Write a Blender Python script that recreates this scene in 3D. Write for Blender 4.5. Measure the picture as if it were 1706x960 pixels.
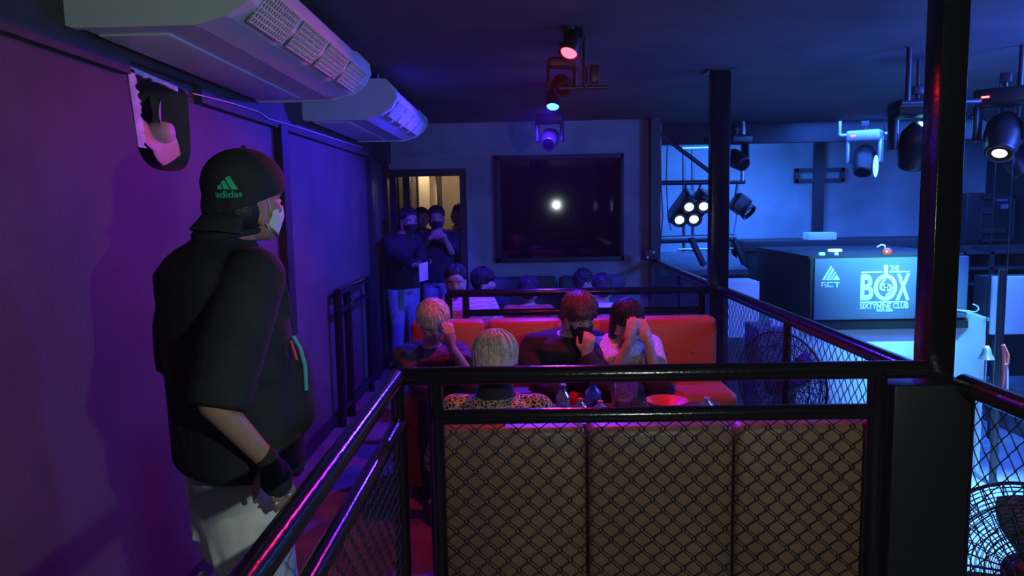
import bpy, bmesh, math, random
import numpy as np
from mathutils import Vector as V, Matrix as M
random.seed(7)
for o in list(bpy.data.objects): bpy.data.objects.remove(o)
S = bpy.context.scene
COL = S.collection
# ------------------------------------------------------------------ camera
F_PX, W_PX, H_PX = 1250.0, 1706, 960
CAM_Z = 1.6
cam = bpy.data.cameras.new('camera'); co = bpy.data.objects.new('camera', cam); COL.objects.link(co)
cam.sensor_width = 36; cam.lens = 36*F_PX/W_PX; cam.clip_start = .02; cam.clip_end = 60
RM = M.Rotation(.0155, 3, 'Z') @ M.Rotation(math.pi/2-.1073, 3, 'X') @ M.Rotation(-.018, 3, 'Z')
co.matrix_world = M.Translation((0, 0, CAM_Z)) @ RM.to_4x4()
S.camera = co
CAM = V((0, 0, CAM_Z))
def ray(px, py): return RM @ V(((px-W_PX/2)/F_PX, (H_PX/2-py)/F_PX, -1))
def at(px, py, Y):                      # photo measurement -> point in the room at depth Y
    d = ray(px, py); return CAM + d*(Y/d.y)
def atX(px, py, X):
    d = ray(px, py); return CAM + d*(X/d.x)
# ------------------------------------------------------------------ view + world + lights
S.view_settings.view_transform = 'Standard'; S.view_settings.look = 'None'
S.view_settings.exposure = 0; S.view_settings.gamma = 1; S.view_settings.use_curve_mapping = False
wd = bpy.data.worlds.new('world'); S.world = wd; wd.use_nodes = True
wd.node_tree.nodes['Background'].inputs[0].default_value = (.1, .15, .4, 1)
wd.node_tree.nodes['Background'].inputs[1].default_value = .002
vn = wd.node_tree.nodes.new('ShaderNodeVolumeScatter'); vn.inputs['Density'].default_value = .0016; vn.inputs['Anisotropy'].default_value = .35   # thin club haze
wd.node_tree.links.new(vn.outputs[0], wd.node_tree.nodes['World Output'].inputs['Volume'])
def light(name, kind, loc, col, power, size=.03, aim=None, angle=None, blend=.5, sy=None):
    l = bpy.data.lights.new(name, kind); o = bpy.data.objects.new(name, l); COL.objects.link(o)
    o.location = loc; l.color = col; l.energy = power
    if kind == 'AREA':
        l.size = size
        if sy: l.shape = 'RECTANGLE'; l.size_y = sy
    else: l.shadow_soft_size = size
    if kind == 'SPOT': l.spot_size = angle; l.spot_blend = blend
    if aim is not None: o.rotation_euler = (V(aim)-V(loc)).to_track_quat('-Z', 'Y').to_euler()
    return o
RED_P = at(948, 87, 3.9); BLUE_P = at(921, 177, 5.6)
light('red_spot', 'SPOT', RED_P+V((-.02, -.04, -.02)), (1, .012, .03), 82, .025, RED_P+V((-.25, -.35, -1)), 2.6, .4)
light('blue_spot', 'SPOT', BLUE_P+V((-.02, -.04, -.02)), (.05, .015, 1), 430, .025, BLUE_P+V((-.38, -.16, -1)), 2.7, .3)
light('reporter_lamp', 'POINT', (.72, .25, 1.63), (.84, 1, .93), 43, .02)
light('stage_wash', 'AREA', (4.4, 7.8, 2.4), (.035, .16, 1), 300, 2.6, (4.4, 8.2, -1))
light('stage_back_wash', 'AREA', (2.6, 9.2, 2.3), (.04, .21, 1), 110, 1.4, (2.4, 10.7, .6))
light('desk_spot', 'SPOT', (2.6, 4.9, 2.1), (.14, .72, 1), 6200, .06, (3.2, 7.0, .3), .9, .6)
light('floor_spot', 'SPOT', (4.0, 5.4, 2.35), (.14, .45, 1), 2000, .06, (3.95, 5.5, -.9), .86, .6)
light('side_wash', 'AREA', (3.6, 3.6, 2.3), (.05, .13, 1), 190, 1.0, (-.4, 8.1, 1.3))
light('passage_lamp', 'POINT', (-1.0, 9.6, 2.1), (1, .72, .4), 7, .08)
# ------------------------------------------------------------------ materials
def mat(name, col, rough=.6, metal=0, emit=None, es=1, noise=.0, scale=8, bump=0, bscale=60, coat=0, trans=0, alpha=1, spec=.5):
    m = bpy.data.materials.new(name); m.use_nodes = True; nt = m.node_tree; b = nt.nodes['Principled BSDF']
    b.inputs['Base Color'].default_value = (*col, 1); b.inputs['Roughness'].default_value = rough
    b.inputs['Metallic'].default_value = metal; b.inputs['Coat Weight'].default_value = coat
    b.inputs['Transmission Weight'].default_value = trans; b.inputs['Specular IOR Level'].default_value = spec
    if emit: b.inputs['Emission Color'].default_value = (*emit, 1); b.inputs['Emission Strength'].default_value = es
    tc = nt.nodes.new('ShaderNodeTexCoord')
    if noise:
        n = nt.nodes.new('ShaderNodeTexNoise'); n.inputs['Scale'].default_value = scale; n.inputs['Detail'].default_value = 6
        nt.links.new(tc.outputs['Object'], n.inputs['Vector'])
        r = nt.nodes.new('ShaderNodeMapRange'); r.inputs['To Min'].default_value = 1-noise; r.inputs['To Max'].default_value = 1+noise
        r.inputs['From Min'].default_value = .3; r.inputs['From Max'].default_value = .7
        nt.links.new(n.outputs['Fac'], r.inputs['Value'])
        x = nt.nodes.new('ShaderNodeVectorMath'); x.operation = 'SCALE'; x.inputs[0].default_value = col
        nt.links.new(r.outputs[0], x.inputs['Scale']); nt.links.new(x.outputs[0], b.inputs['Base Color'])
    if bump:
        n = nt.nodes.new('ShaderNodeTexNoise'); n.inputs['Scale'].default_value = bscale; n.inputs['Detail'].default_value = 4
        nt.links.new(tc.outputs['Object'], n.inputs['Vector'])
        bp = nt.nodes.new('ShaderNodeBump'); bp.inputs['Strength'].default_value = bump; bp.inputs['Distance'].default_value = .01
        nt.links.new(n.outputs['Fac'], bp.inputs['Height']); nt.links.new(bp.outputs[0], b.inputs['Normal'])
    return m
K = {}
K['wall'] = mat('purple_grey_plaster', (.078, .066, .064), .8, noise=.18, scale=3, bump=.25, bscale=50)
K['ceil'] = mat('dark_ceiling_paint', (.1, .1, .12), .8, noise=.2, scale=2)
K['beam'] = mat('black_wall_band', (.045, .047, .05), .8, noise=.2, scale=4, bump=.2, bscale=40)
K['swall'] = mat('stage_wall_plaster', (.36, .38, .42), .85, noise=.25, scale=1.6, bump=.2, bscale=30)
K['bwall'] = mat('back_wall_plaster', (.34, .34, .37), .8, noise=.25, scale=2.2, bump=.2, bscale=30)
K['floor'] = mat('worn_floor_paint', (.16, .14, .14), .38, noise=.35, scale=5, bump=.15, bscale=25)
K['cfloor'] = mat('club_floor_concrete', (.42, .43, .45), .45, noise=.2, scale=3)
K['pipe'] = mat('glossy_black_pipe', (.008, .008, .01), .17, bump=.12, bscale=40)
K['pipe2'] = mat('dark_steel', (.05, .052, .06), .35, metal=.4)
K['steel'] = mat('galvanised_steel', (.5, .52, .55), .35, metal=.7)
K['black'] = mat('black_plastic', (.016, .016, .018), .4)
K['mblack'] = mat('matt_black_board', (.02, .021, .025), .7, noise=.2, scale=6)
K['trim'] = mat('black_trim', (.02, .02, .022), .5)
K['wire'] = mat('painted_mesh_wire', (.012, .012, .014), .45)
K['tan'] = mat('tan_leatherette', (.25, .14, .08), .45, noise=.12, scale=4, bump=.15, bscale=90)
K['redl'] = mat('red_leatherette', (.42, .07, .015), .45, noise=.1, scale=4, bump=.12, bscale=70)
K['bluel'] = mat('dark_couch_cloth', (.07, .08, .1), .6, noise=.2, scale=5)
K['white'] = mat('white_plastic', (.56, .66, .68), .4, noise=.05, scale=5)
K['grille'] = mat('grey_louvre', (.2, .21, .22), .5)
K['board'] = mat('white_board', (.8, .82, .84), .6, noise=.06, scale=3)
K['sign'] = mat('grey_sign_board', (.12, .15, .25), .5, noise=.08, scale=2)
K['letter'] = mat('white_vinyl', (.9, .92, .95), .5)
K['grey'] = mat('grey_board', (.1, .11, .14), .7, noise=.3, scale=8)
K['table'] = mat('dark_red_wood', (.12, .04, .03), .35, noise=.3, scale=10)
K['glassd'] = mat('dark_window_glass', (.003, .003, .006), .05, spec=.5)
K['glass'] = mat('clear_glass', (.9, .95, 1), .05, trans=.95)
K['skin'] = mat('skin', (.5, .3, .22), .5, noise=.08, scale=12)
K['skind'] = mat('tan_skin', (.36, .22, .16), .5, noise=.08, scale=12)
K['lip'] = mat('lips', (.4, .15, .13), .5)
K['eye'] = mat('eye_white', (.7, .7, .7), .3)
K['iris'] = mat('dark_iris', (.02, .012, .01), .2)
K['hair'] = mat('black_hair', (.014, .012, .013), .55, noise=.5, scale=60, bump=.25, bscale=120)
K['blond'] = mat('bleached_hair', (.62, .52, .38), .5, noise=.3, scale=70, bump=.7, bscale=110)
K['rhair'] = mat('brown_hair', (.12, .05, .04), .4, noise=.4, scale=60, bump=.6, bscale=110)
K['bcloth'] = mat('black_cloth', (.016, .018, .02), .85, noise=.3, scale=14, bump=.3, bscale=30)
K['navy'] = mat('navy_cloth', (.012, .014, .024), .85, noise=.3, scale=10)
K['jeans'] = mat('blue_denim', (.2, .27, .38), .85, noise=.25, scale=18, bump=.2, bscale=80)
K['wcloth'] = mat('white_cloth', (.7, .7, .7), .8, noise=.1, scale=9)
K['orange'] = mat('orange_cloth', (.5, .13, .05), .85, noise=.1, scale=9)
K['maskw'] = mat('white_face_mask', (.72, .76, .8), .7, bump=.2, bscale=60)
K['teal'] = mat('teal_webbing', (.08, .5, .5), .6)
K['redp'] = mat('red_plastic', (.7, .05, .03), .4)
K['cable'] = mat('pale_cable', (.55, .5, .5), .5)
K['warm'] = mat('cream_plaster', (.62, .52, .4), .8, noise=.1, scale=3)
K['fanp'] = mat('pink_fan_plastic', (.62, .42, .4), .4)
K['paint'] = mat('bare_white_render', (.5, .58, .52), .8, noise=.3, scale=22)
def pattern(name, c1, c2, kind, scale, lo=.05, hi=.16, c3=None):
    m = mat(name, c1, .8); nt = m.node_tree; b = nt.nodes['Principled BSDF']
    tc = nt.nodes.new('ShaderNodeTexCoord')
    mp = nt.nodes.new('ShaderNodeVectorMath'); mp.operation = 'ADD'
    nz = nt.nodes.new('ShaderNodeTexNoise'); nz.inputs['Scale'].default_value = scale*.6
    sc = nt.nodes.new('ShaderNodeVectorMath'); sc.operation = 'SCALE'; sc.inputs['Scale'].default_value = .03
    nt.links.new(tc.outputs['Object'], nz.inputs['Vector']); nt.links.new(nz.outputs['Color'], sc.inputs[0])
    nt.links.new(tc.outputs['Object'], mp.inputs[0]); nt.links.new(sc.outputs[0], mp.inputs[1])
    if kind == 'wave':
        t = nt.nodes.new('ShaderNodeTexWave'); t.bands_direction = 'Z'; t.inputs['Scale'].default_value = scale; out = t.outputs['Fac']
    elif kind == 'noise':
        t = nt.nodes.new('ShaderNodeTexNoise'); t.inputs['Scale'].default_value = scale; t.inputs['Detail'].default_value = 2; out = t.outputs['Fac']
    else:
        t = nt.nodes.new('ShaderNodeTexVoronoi'); t.feature = 'DISTANCE_TO_EDGE' if kind == 'edge' else 'F1'; t.inputs['Scale'].default_value = scale; out = t.outputs['Distance']
    nt.links.new(mp.outputs[0], t.inputs['Vector'])
    r = nt.nodes.new('ShaderNodeValToRGB'); e = r.color_ramp.elements
    e[0].position = lo; e[0].color = (*c1, 1); e[1].position = hi; e[1].color = (*c2, 1)
    if c3:
        x = e.new(min(1, hi+.15)); x.color = (*c3, 1)
    nt.links.new(out, r.inputs[0]); nt.links.new(r.outputs[0], b.inputs['Base Color'])
    return m
K['leopard'] = pattern('leopard_print', (.75, .5, .2), (.02, .015, .01), 'edge', 62, .06, .14)
K['lace'] = pattern('white_lace_print', (.75, .6, .6), (.25, .16, .18), 'edge', 85, .1, .25)
K['dprint'] = pattern('dark_floral_print', (.1, .05, .05), (.02, .015, .02), 'noise', 22, .4, .6)
K['stripe'] = pattern('pink_striped_knit', (.62, .4, .5), (.42, .24, .32), 'wave', 12, .35, .65)
K['camo'] = pattern('camouflage', (.28, .27, .14), (.06, .07, .04), 'noise', 14, .45, .5, (.4, .36, .24))
K['trous'] = pattern('white_printed_cotton', (.85, .88, .82), (.55, .62, .62), 'noise', 4, .5, .54, (.3, .38, .42))
# ------------------------------------------------------------------ helpers
def link(o, parent=None):
    COL.objects.link(o)
    if parent is not None: o.parent = parent
    return o
def wpos(o):
    p = V((0, 0, 0))
    while o is not None: p += V(o.location); o = o.parent
    return p
def tag(o, label=None, cat=None, group=None, kind=None):
    if label: o['label'] = label
    if cat: o['category'] = cat
    if group: o['group'] = group
    if kind: o['kind'] = kind
    return o
def thing(name, label, cat, loc, group=None):
    o = bpy.data.objects.new(name, None); o.empty_display_size = .1; o.location = loc
    link(o); return tag(o, label, cat, group)
class MB:
    def __init__(s): s.v = []; s.f = []; s.sm = []
    def add(s, vs, fs, smooth=False):
        n = len(s.v); s.v += [tuple(p) for p in vs]; s.f += [tuple(i+n for i in f) for f in fs]; s.sm += [smooth]*len(fs); return s
    def box(s, c, size, R=None, bev=0):
        bm = bmesh.new(); bmesh.ops.create_cube(bm, size=1)
        for v in bm.verts: v.co = V((v.co.x*size[0], v.co.y*size[1], v.co.z*size[2]))
        if bev: bmesh.ops.bevel(bm, geom=list(bm.edges), offset=bev, segments=3, affect='EDGES', profile=.5)
        if R is not None:
            for v in bm.verts: v.co = R @ v.co
        bm.verts.index_update()
        s.add([v.co+V(c) for v in bm.verts], [[v.index for v in f.verts] for f in bm.faces], bev > 0); bm.free(); return s
    def b2(s, a, b, bev=0):
        a = V(a); b = V(b); return s.box((a+b)/2, [abs(x) for x in (b-a)], None, bev)
    def tube(s, pts, r, seg=12, caps=True, r1=None):
        pts = [V(p) for p in pts]; n = len(pts); vs = []; fs = []
        t = (pts[1]-pts[0]).normalized(); up = V((0, 0, 1)) if abs(t.z) < .9 else V((1, 0, 0)); a = t.cross(up).normalized()
        for i, p in enumerate(pts):
            if i == 0: t = pts[1]-pts[0]
            elif i == n-1: t = pts[-1]-pts[-2]
            else: t = (pts[i+1]-pts[i]).normalized()+(pts[i]-pts[i-1]).normalized()
            t = t.normalized() if t.length > 1e-9 else V((0, 0, 1))
            a = (a-t*a.dot(t)); a = a.normalized() if a.length > 1e-6 else t.orthogonal().normalized(); b = t.cross(a)
            rr = r if r1 is None else r+(r1-r)*i/(n-1)
            vs += [p+(a*math.cos(2*math.pi*k/seg)+b*math.sin(2*math.pi*k/seg))*rr for k in range(seg)]
        for i in range(n-1):
            for k in range(seg): fs.append((i*seg+k, i*seg+(k+1) % seg, (i+1)*seg+(k+1) % seg, (i+1)*seg+k))
        s.add(vs, fs, True)
        if caps: s.add(vs[:seg], [tuple(reversed(range(seg)))]); s.add(vs[-seg:], [tuple(range(seg))])
        return s
    def lathe(s, prof, c, axis=(0, 0, 1), seg=24):
        ax = V(axis).normalized(); a = ax.orthogonal().normalized(); b = ax.cross(a); vs = []; fs = []; c = V(c)
        for (r, h) in prof: vs += [c+ax*h+(a*math.cos(2*math.pi*k/seg)+b*math.sin(2*math.pi*k/seg))*max(r, 1e-4) for k in range(seg)]
        for i in range(len(prof)-1):
            for k in range(seg): fs.append((i*seg+k, i*seg+(k+1) % seg, (i+1)*seg+(k+1) % seg, (i+1)*seg+k))
        return s.add(vs, fs, True)
    def ell(s, c, rad, R=None, nu=20, nv=12):
        vs = []; fs = []
        for i in range(nv+1):
            th = math.pi*i/nv
            for k in range(nu):
                p = V((rad[0]*math.sin(th)*math.cos(2*math.pi*k/nu), rad[1]*math.sin(th)*math.sin(2*math.pi*k/nu), rad[2]*math.cos(th)))
                if R is not None: p = R @ p
                vs.append(p+V(c))
        for i in range(nv):
            for k in range(nu): fs.append((i*nu+k, (i+1)*nu+k, (i+1)*nu+(k+1) % nu, i*nu+(k+1) % nu))
        return s.add(vs, fs, True)
    def prism(s, poly, o, ux, uy, d):            # polygon in the (ux, uy) plane extruded by vector d
        o = V(o); ux = V(ux); uy = V(uy); d = V(d); n = len(poly)
        a = [o+ux*p[0]+uy*p[1] for p in poly]; b = [p+d for p in a]
        s.add(a+b, [tuple(range(n)), tuple(reversed(range(n, 2*n)))]+[(i, (i+1) % n, n+(i+1) % n, n+i) for i in range(n)]); return s
    def limb(s, p0, p1, r0, r1, flat0=False, flat1=False):
        s.tube([V(p0)+(V(p1)-V(p0))*t for t in (0, .5, 1)], r0, 16, True, r1)
        if not flat0: s.ell(p0, (r0,)*3, None, 14, 10)
        if not flat1: s.ell(p1, (r1,)*3, None, 14, 10)
        return s
    def loft(s, st, seg=24, pw=2.4):
        vs = []; fs = []; n = len(st)
        for (c, X, Y, a, b) in st:
            for k in range(seg):
                t = 2*math.pi*k/seg; ct, sn = math.cos(t), math.sin(t)
                vs.append(V(c)+V(X)*a*math.copysign(abs(ct)**(2/pw), ct)+V(Y)*b*math.copysign(abs(sn)**(2/pw), sn))
        for i in range(n-1):
            for k in range(seg): fs.append((i*seg+k, i*seg+(k+1) % seg, (i+1)*seg+(k+1) % seg, (i+1)*seg+k))
        fs.append(tuple(reversed(range(seg)))); fs.append(tuple(range((n-1)*seg, n*seg)))
        return s.add(vs, fs, True)
    def mesh(s, name, off=V((0, 0, 0))):
        me = bpy.data.meshes.new(name); me.from_pydata([tuple(V(p)-off) for p in s.v], [], s.f)
        me.polygons.foreach_set('use_smooth', s.sm); 
        bm = bmesh.new(); bm.from_mesh(me); bmesh.ops.recalc_face_normals(bm, faces=bm.faces); bm.to_mesh(me); bm.free()
        return me
    def build(s, name, material, parent=None, origin=None):
        if parent is not None: off = wpos(parent)
        elif origin is not None: off = V(origin)
        else:
            a = np.array([tuple(p) for p in s.v]); off = V(((a[:, 0].min()+a[:, 0].max())/2, (a[:, 1].min()+a[:, 1].max())/2, a[:, 2].min()))
        me = s.mesh(name, off); me.materials.append(material)
        o = bpy.data.objects.new(name, me)
        if parent is None: o.location = off
        return link(o, parent)
    def blob(s, name, material, parent, voxel=.01, smooth=4, fac=.5):    # melt the overlapping shapes into one continuous surface
        off = wpos(parent); me = bpy.data.meshes.new('t'); me.from_pydata([tuple(V(p)-off) for p in s.v], [], s.f)
        bm = bmesh.new(); bm.from_mesh(me); bmesh.ops.remove_doubles(bm, verts=bm.verts, dist=1e-5); bmesh.ops.recalc_face_normals(bm, faces=bm.faces); bm.to_mesh(me); bm.free()
        t = bpy.data.objects.new('t', me); COL.objects.link(t)
        r = t.modifiers.new('r', 'REMESH'); r.mode = 'VOXEL'; r.voxel_size = voxel
        if smooth: q = t.modifiers.new('s', 'SMOOTH'); q.iterations = smooth; q.factor = fac
        dg = bpy.context.evaluated_depsgraph_get(); out = bpy.data.meshes.new_from_object(t.evaluated_get(dg))
        bpy.data.objects.remove(t); out.name = name; out.materials.clear(); out.materials.append(material)
        out.polygons.foreach_set('use_smooth', [True]*len(out.polygons))
        return link(bpy.data.objects.new(name, out), parent)
def struct(name, mb, m): return tag(mb.build(name, m, origin=(0, 0, 0)), kind='structure')
def text_mesh(txt, bold=.012):
    c = bpy.data.curves.new('t', 'FONT'); c.body = txt; c.extrude = .01; c.offset = bold; c.resolution_u = 4
    o = bpy.data.objects.new('t', c); COL.objects.link(o)
    dg = bpy.context.evaluated_depsgraph_get(); me = bpy.data.meshes.new_from_object(o.evaluated_get(dg)); bpy.data.objects.remove(o)
    a = np.array([tuple(v.co) for v in me.vertices]); f = [tuple(p.vertices) for p in me.polygons]
    lo, hi = a.min(0), a.max(0); a = (a-lo)/(hi-lo); return a, f
def fit_text(mb, txt, fn, bold=.012):                      # fn maps (u, v, w) in the unit box to a world point
    a, f = text_mesh(txt, bold); mb.add([fn(*p) for p in a], f)
# chain-link mesh: zigzag wires hooked at every knot
def chainlink(o, u, w, h, cell=.07, r=.0021, clip=None, seg=5):
    mb = MB(); o = V(o); u = V(u).normalized(); nrm = u.cross(V((0, 0, 1))); nw = int(w/(cell/2)); nj = int(h/(cell/2))
    for k in range(nw):
        pts = []
        for j in range(nj+1):
            right = (j+k) % 2; x = (k+(1.04 if right else -.04))*cell/2; z = j*cell/2
            for dz in (-.045, .045):
                pts.append(o+u*x+V((0, 0, h-z-dz*cell))+nrm*(.003 if right else -.003))
        mb.tube(pts, r, seg, False)
    return mb
X_L = -1.43; Y_B = 8.1; Y_S = 10.7; Z_C = 2.5; Z_F = -.9
# ------------------------------------------------------------------ the setting
struct('floor', MB().b2((X_L-.2, -1.6, -.12), (1.46, 11.2, 0)), K['floor'])
struct('floor_club', MB().b2((1.3, -1.6, Z_F-.1), (6.6, 11.2, Z_F)), K['cfloor'])
struct('trim_1', MB().b2((1.40, -1.6, Z_F), (1.459, 10.7, -.12)), K['mblack'])
struct('ceiling', MB().b2((X_L-.2, -1.6, Z_C), (6.6, 11.2, Z_C+.1)), K['ceil'])
HY, HZ = 3.04, 1.945; hy, hz = .235, .175                      # fan opening in the left wall
def ring_pts(n, a, b, sq):
    out = []
    for k in range(n):
        t = 2*math.pi*k/n; c, s_ = math.cos(t), math.sin(t)
        if sq == 'rect': q = 1/max(abs(c)/a, abs(s_)/b); out.append((c*q, s_*q))
        else:
            pw = 12 if s_ > 0 else 3.0
            q = 1/((abs(c)/a)**pw+(abs(s_)/b)**pw)**(1/pw); out.append((c*q, s_*q))
    return out
def wall_left():
    mb = MB(); n = 64; A, B = .45, .4
    outer = ring_pts(n, A, B, 'rect')
    for cx_ in (-A, A):
        for cy_ in (-B, B):
            kk = min(range(n), key=lambda q: (outer[q][0]-cx_)**2+(outer[q][1]-cy_)**2); outer[kk] = (cx_, cy_); inner = ring_pts(n, hy, hz, 'r')
    for x in (X_L, ):
        vs = [(x, HY+p[0], HZ+p[1]) for p in outer]+[(x, HY+p[0], HZ+p[1]) for p in inner]+[(x-.13, HY+p[0], HZ+p[1]) for p in inner]
        mb.add(vs, [(k, (k+1) % n, n+(k+1) % n, n+k) for k in range(n)]+[(n+k, n+(k+1) % n, 2*n+(k+1) % n, 2*n+k) for k in range(n)])
    y0, y1, z0, z1 = HY-A, HY+A, HZ-B, HZ+B
    for (a, b, c, d) in ((-1.6, y0, -.1, Z_C), (y1, 11.2, -.1, Z_C), (y0, y1, -.1, z0), (y0, y1, z1, Z_C)):
        mb.add([(X_L, a, c), (X_L, b, c), (X_L, b, d), (X_L, a, d)], [(0, 1, 2, 3)])
    mb.b2((X_L-.34, -1.6, -.1), (X_L-.3, 11.2, Z_C))
    return mb
struct('wall_left', wall_left(), K['wall'])
struct('trim_2', MB().b2((X_L, -1.6, 2.10), (X_L+.035, HY-.3, Z_C)).b2((X_L, HY-.3, 2.15), (X_L+.035, HY+.3, Z_C)).b2((X_L, HY+.3, 2.08), (X_L+.035, Y_B, Z_C)), K['beam'])
for i, y in enumerate((4.38, 6.95, 7.75)):
    struct('trim_%d' % (3+i), MB().b2((X_L, y, 0), (X_L+.05, y+.12, 2.1)), K['trim'])
DX0, DX1, DZ = -1.345, -.665, 1.95
wb = MB().b2((X_L, Y_B, 0), (DX0, Y_B+.15, Z_C)).b2((DX0, Y_B, DZ), (DX1, Y_B+.15, Z_C)).b2((DX1, Y_B, 0), (1.43, Y_B+.15, Z_C))
struct('wall_back', wb, K['bwall'])
struct('wall_return', MB().b2((1.31, Y_B+.15, -.1), (1.43, Y_S, Z_C)), K['swall'])
struct('door_1', MB().b2((DX0-.07, Y_B-.03, 0), (DX0, Y_B+.16, DZ+.07)).b2((DX1, Y_B-.03, 0), (DX1+.07, Y_B+.16, DZ+.07)).b2((DX0, Y_B-.03, DZ), (DX1, Y_B+.16, DZ+.07)), K['trim'])
struct('wall_far', MB().b2((1.31, Y_S, Z_F), (6.6, Y_S+.1, Z_C)), K['swall'])
struct('wall_right', MB().b2((6.5, -1.6, Z_F), (6.6, Y_S, Z_C)), K['mblack'])
struct('wall_front', MB().b2((X_L-.2, -1.7, Z_F), (6.6, -1.6, Z_C)), K['mblack'])
struct('wall_passage', MB().b2((X_L, 10.3, 0), (1.3, 10.4, Z_C)).b2((-.2, Y_B+.15, 0), (-.1, 10.3, Z_C)), K['warm'])
struct('trim_6', MB().b2((-1.38, 8.75, 0), (-1.30, 8.87, 2.3)).b2((-1.15, 10.2, 0), (-1.09, 10.3, 2.3)), K['trim'])
struct('trim_7', MB().b2((-1.40, 10.18, 0), (-1.24, 10.3, 2.4), .02), K['warm'])
struct('trim_8', MB().b2((1.35, 7.93, 0), (1.45, Y_B, Z_C)), K['pipe2'])
light('wall_washer', 'SPOT', (-1.32, 10.05, 2.42), (1, .8, .5), 30, .02, (-1.32, 10.18, 1.2), 1.0, .6)
wa = at(822, 260, Y_B); wb_ = at(1039, 434, Y_B)
wx0, wx1, wz0, wz1 = wa.x, wb_.x, wb_.z, wa.z
wf = MB()
for (a, b) in (((wx0, wz0), (wx0+.07, wz1)), ((wx1-.04, wz0), (wx1, wz1)), ((wx0, wz0), (wx1, wz0+.05)), ((wx0, wz1-.05), (wx1, wz1))):
    wf.b2((a[0], Y_B-.045, a[1]), (b[0], Y_B+.01, b[1]), .006)
w1 = struct('window_1', wf, K['trim'])
MB().b2((wx0+.05, Y_B-.02, wz0+.04), (wx1-.03, Y_B-.012, wz1-.04)).build('pane', K['glassd'], w1)
struct('baseboard_left', MB().b2((X_L, 1.0, 0), (X_L+.02, Y_B, .09)), K['trim'])
# ------------------------------------------------------------------ columns
def column(label, y, w, x, clad=False):
    t = thing('steel_column', label, 'column', (x+w/2, y, 0))
    MB().b2((x, y, 0), (x+w, y+.10, Z_C), .004).build('shaft', K['pipe'], t)
    MB().b2((x-.03, y-.03, 0), (x+w+.03, y+.15, .012)).build('base_plate', K['pipe2'], t)
    MB().b2((x-.03, y-.03, Z_C-.012), (x+w+.03, y+.15, Z_C)).build('top_plate', K['pipe2'], t)
    if clad: MB().b2((1.20, y-.025, .012), (1.465, y+.15, 1.0), .006).build('base_casing', K['black'], t)
    return t
column('black square steel column nearest the camera, boxed in below the handrail', 2.43, .085, 1.32, True)
column('black square steel column at the right end of the pipe rail behind the red sofa', 5.19, .125, 1.295)
# ------------------------------------------------------------------ railings
ZR, ZM = 1.045, .905
def rail(label, top, mids, posts, meshes, r=.03, group=None):
    t = thing('guard_rail', label, 'railing', (top[0][0], top[0][1], 0), group)
    MB().tube(top, r, 20).build('top_rail', K['pipe'], t)
    for m in mids: MB().tube(m, r*.87, 18).build('middle_rail', K['pipe'], t)
    for p in posts: MB().tube([(p[0], p[1], 0), (p[0], p[1], p[2])], p[3] if len(p) > 3 else r*.9, 18).build('post', K['pipe'], t)
    for (o, u, w, h) in meshes: chainlink(o, u, w, h).build('wire_mesh', K['wire'], t)
    return t
YR = 2.45; XLR = -.425
rail('black pipe rail crossing in front of the tan sofa backs', [(XLR, YR, ZR), (1.32, YR, ZR)],
     [[(-.30, YR, ZM), (1.19, YR, ZM)]], [(-.30, YR, ZR), (1.165, YR, ZR, .031)], [((-.27, YR, .09), (1, 0, 0), 1.42, .80)])
MBx = MB().tube([(-.30, YR, .08), (1.165, YR, .08)], .02)
rail('black pipe rail beside the standing man, running toward the camera', [(XLR, YR, ZR), (XLR, .35, ZR)],
     [[(XLR, YR, ZM-.02), (XLR, .35, ZM-.02)]], [(XLR, YR, ZR), (XLR, .5, ZR)], [((XLR, .55, .09), (0, 1, 0), 1.87, .78)], .028)
rail('black pipe rail nearest the big fan at the lower right', [(1.43, 2.42, 1.0), (1.43, .4, 1.0)], [], [(1.43, .45, 1.0)],
     [((1.43, .5, .1), (0, 1, 0), 1.88, .88)], .034)
rail('black pipe rail with wire mesh between the two black columns by the stage', [(1.375, 2.5, 1.0), (1.375, 5.2, 1.0)], [], [(1.375, 3.9, 1.0, .02)],
     [((1.375, 2.56, .1), (0, 1, 0), 2.6, .88)], .034)
rail('pipe rail from the far column to the back wall post', [(1.375, 5.3, 1.0), (1.375, 7.92, 1.0)], [], [(1.375, 6.6, 1.0, .02)],
     [((1.375, 5.35, .1), (0, 1, 0), 2.5, .88)], .034)
rail('black pipe rail behind the red sofa', [(-.54, 5.26, 1.0), (1.33, 5.26, 1.0)], [[(-.42, 5.26, .86), (1.26, 5.26, .86)]],
     [(-.53, 5.26, 1.0), (-.41, 5.26, 1.0), (1.25, 5.26, 1.0)], [((-.38, 5.26, .09), (1, 0, 0), 1.62, .75)], .028)
g = thing('pipe_barrier', 'black pipe frame standing against the left wall', 'barrier', (X_L+.07, 5.4, 0))
gx = X_L+.07
for (y, r) in ((5.42, .03), (5.72, .03), (6.5, .026)): MB().tube([(gx, y, 0), (gx, y, 1.0)], r, 16).build('post', K['pipe'], g)
MB().tube([(gx, 5.42, 1.0), (gx, 6.5, 1.0)], .028, 16).build('top_rail', K['pipe'], g)
MB().tube([(gx, 5.42, .86), (gx, 6.5, .86)], .022, 16).build('middle_rail', K['pipe'], g)
MB().tube([(gx, 5.42, .12), (gx, 6.5, .12)], .022, 16).build('lower_rail', K['pipe'], g)
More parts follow.
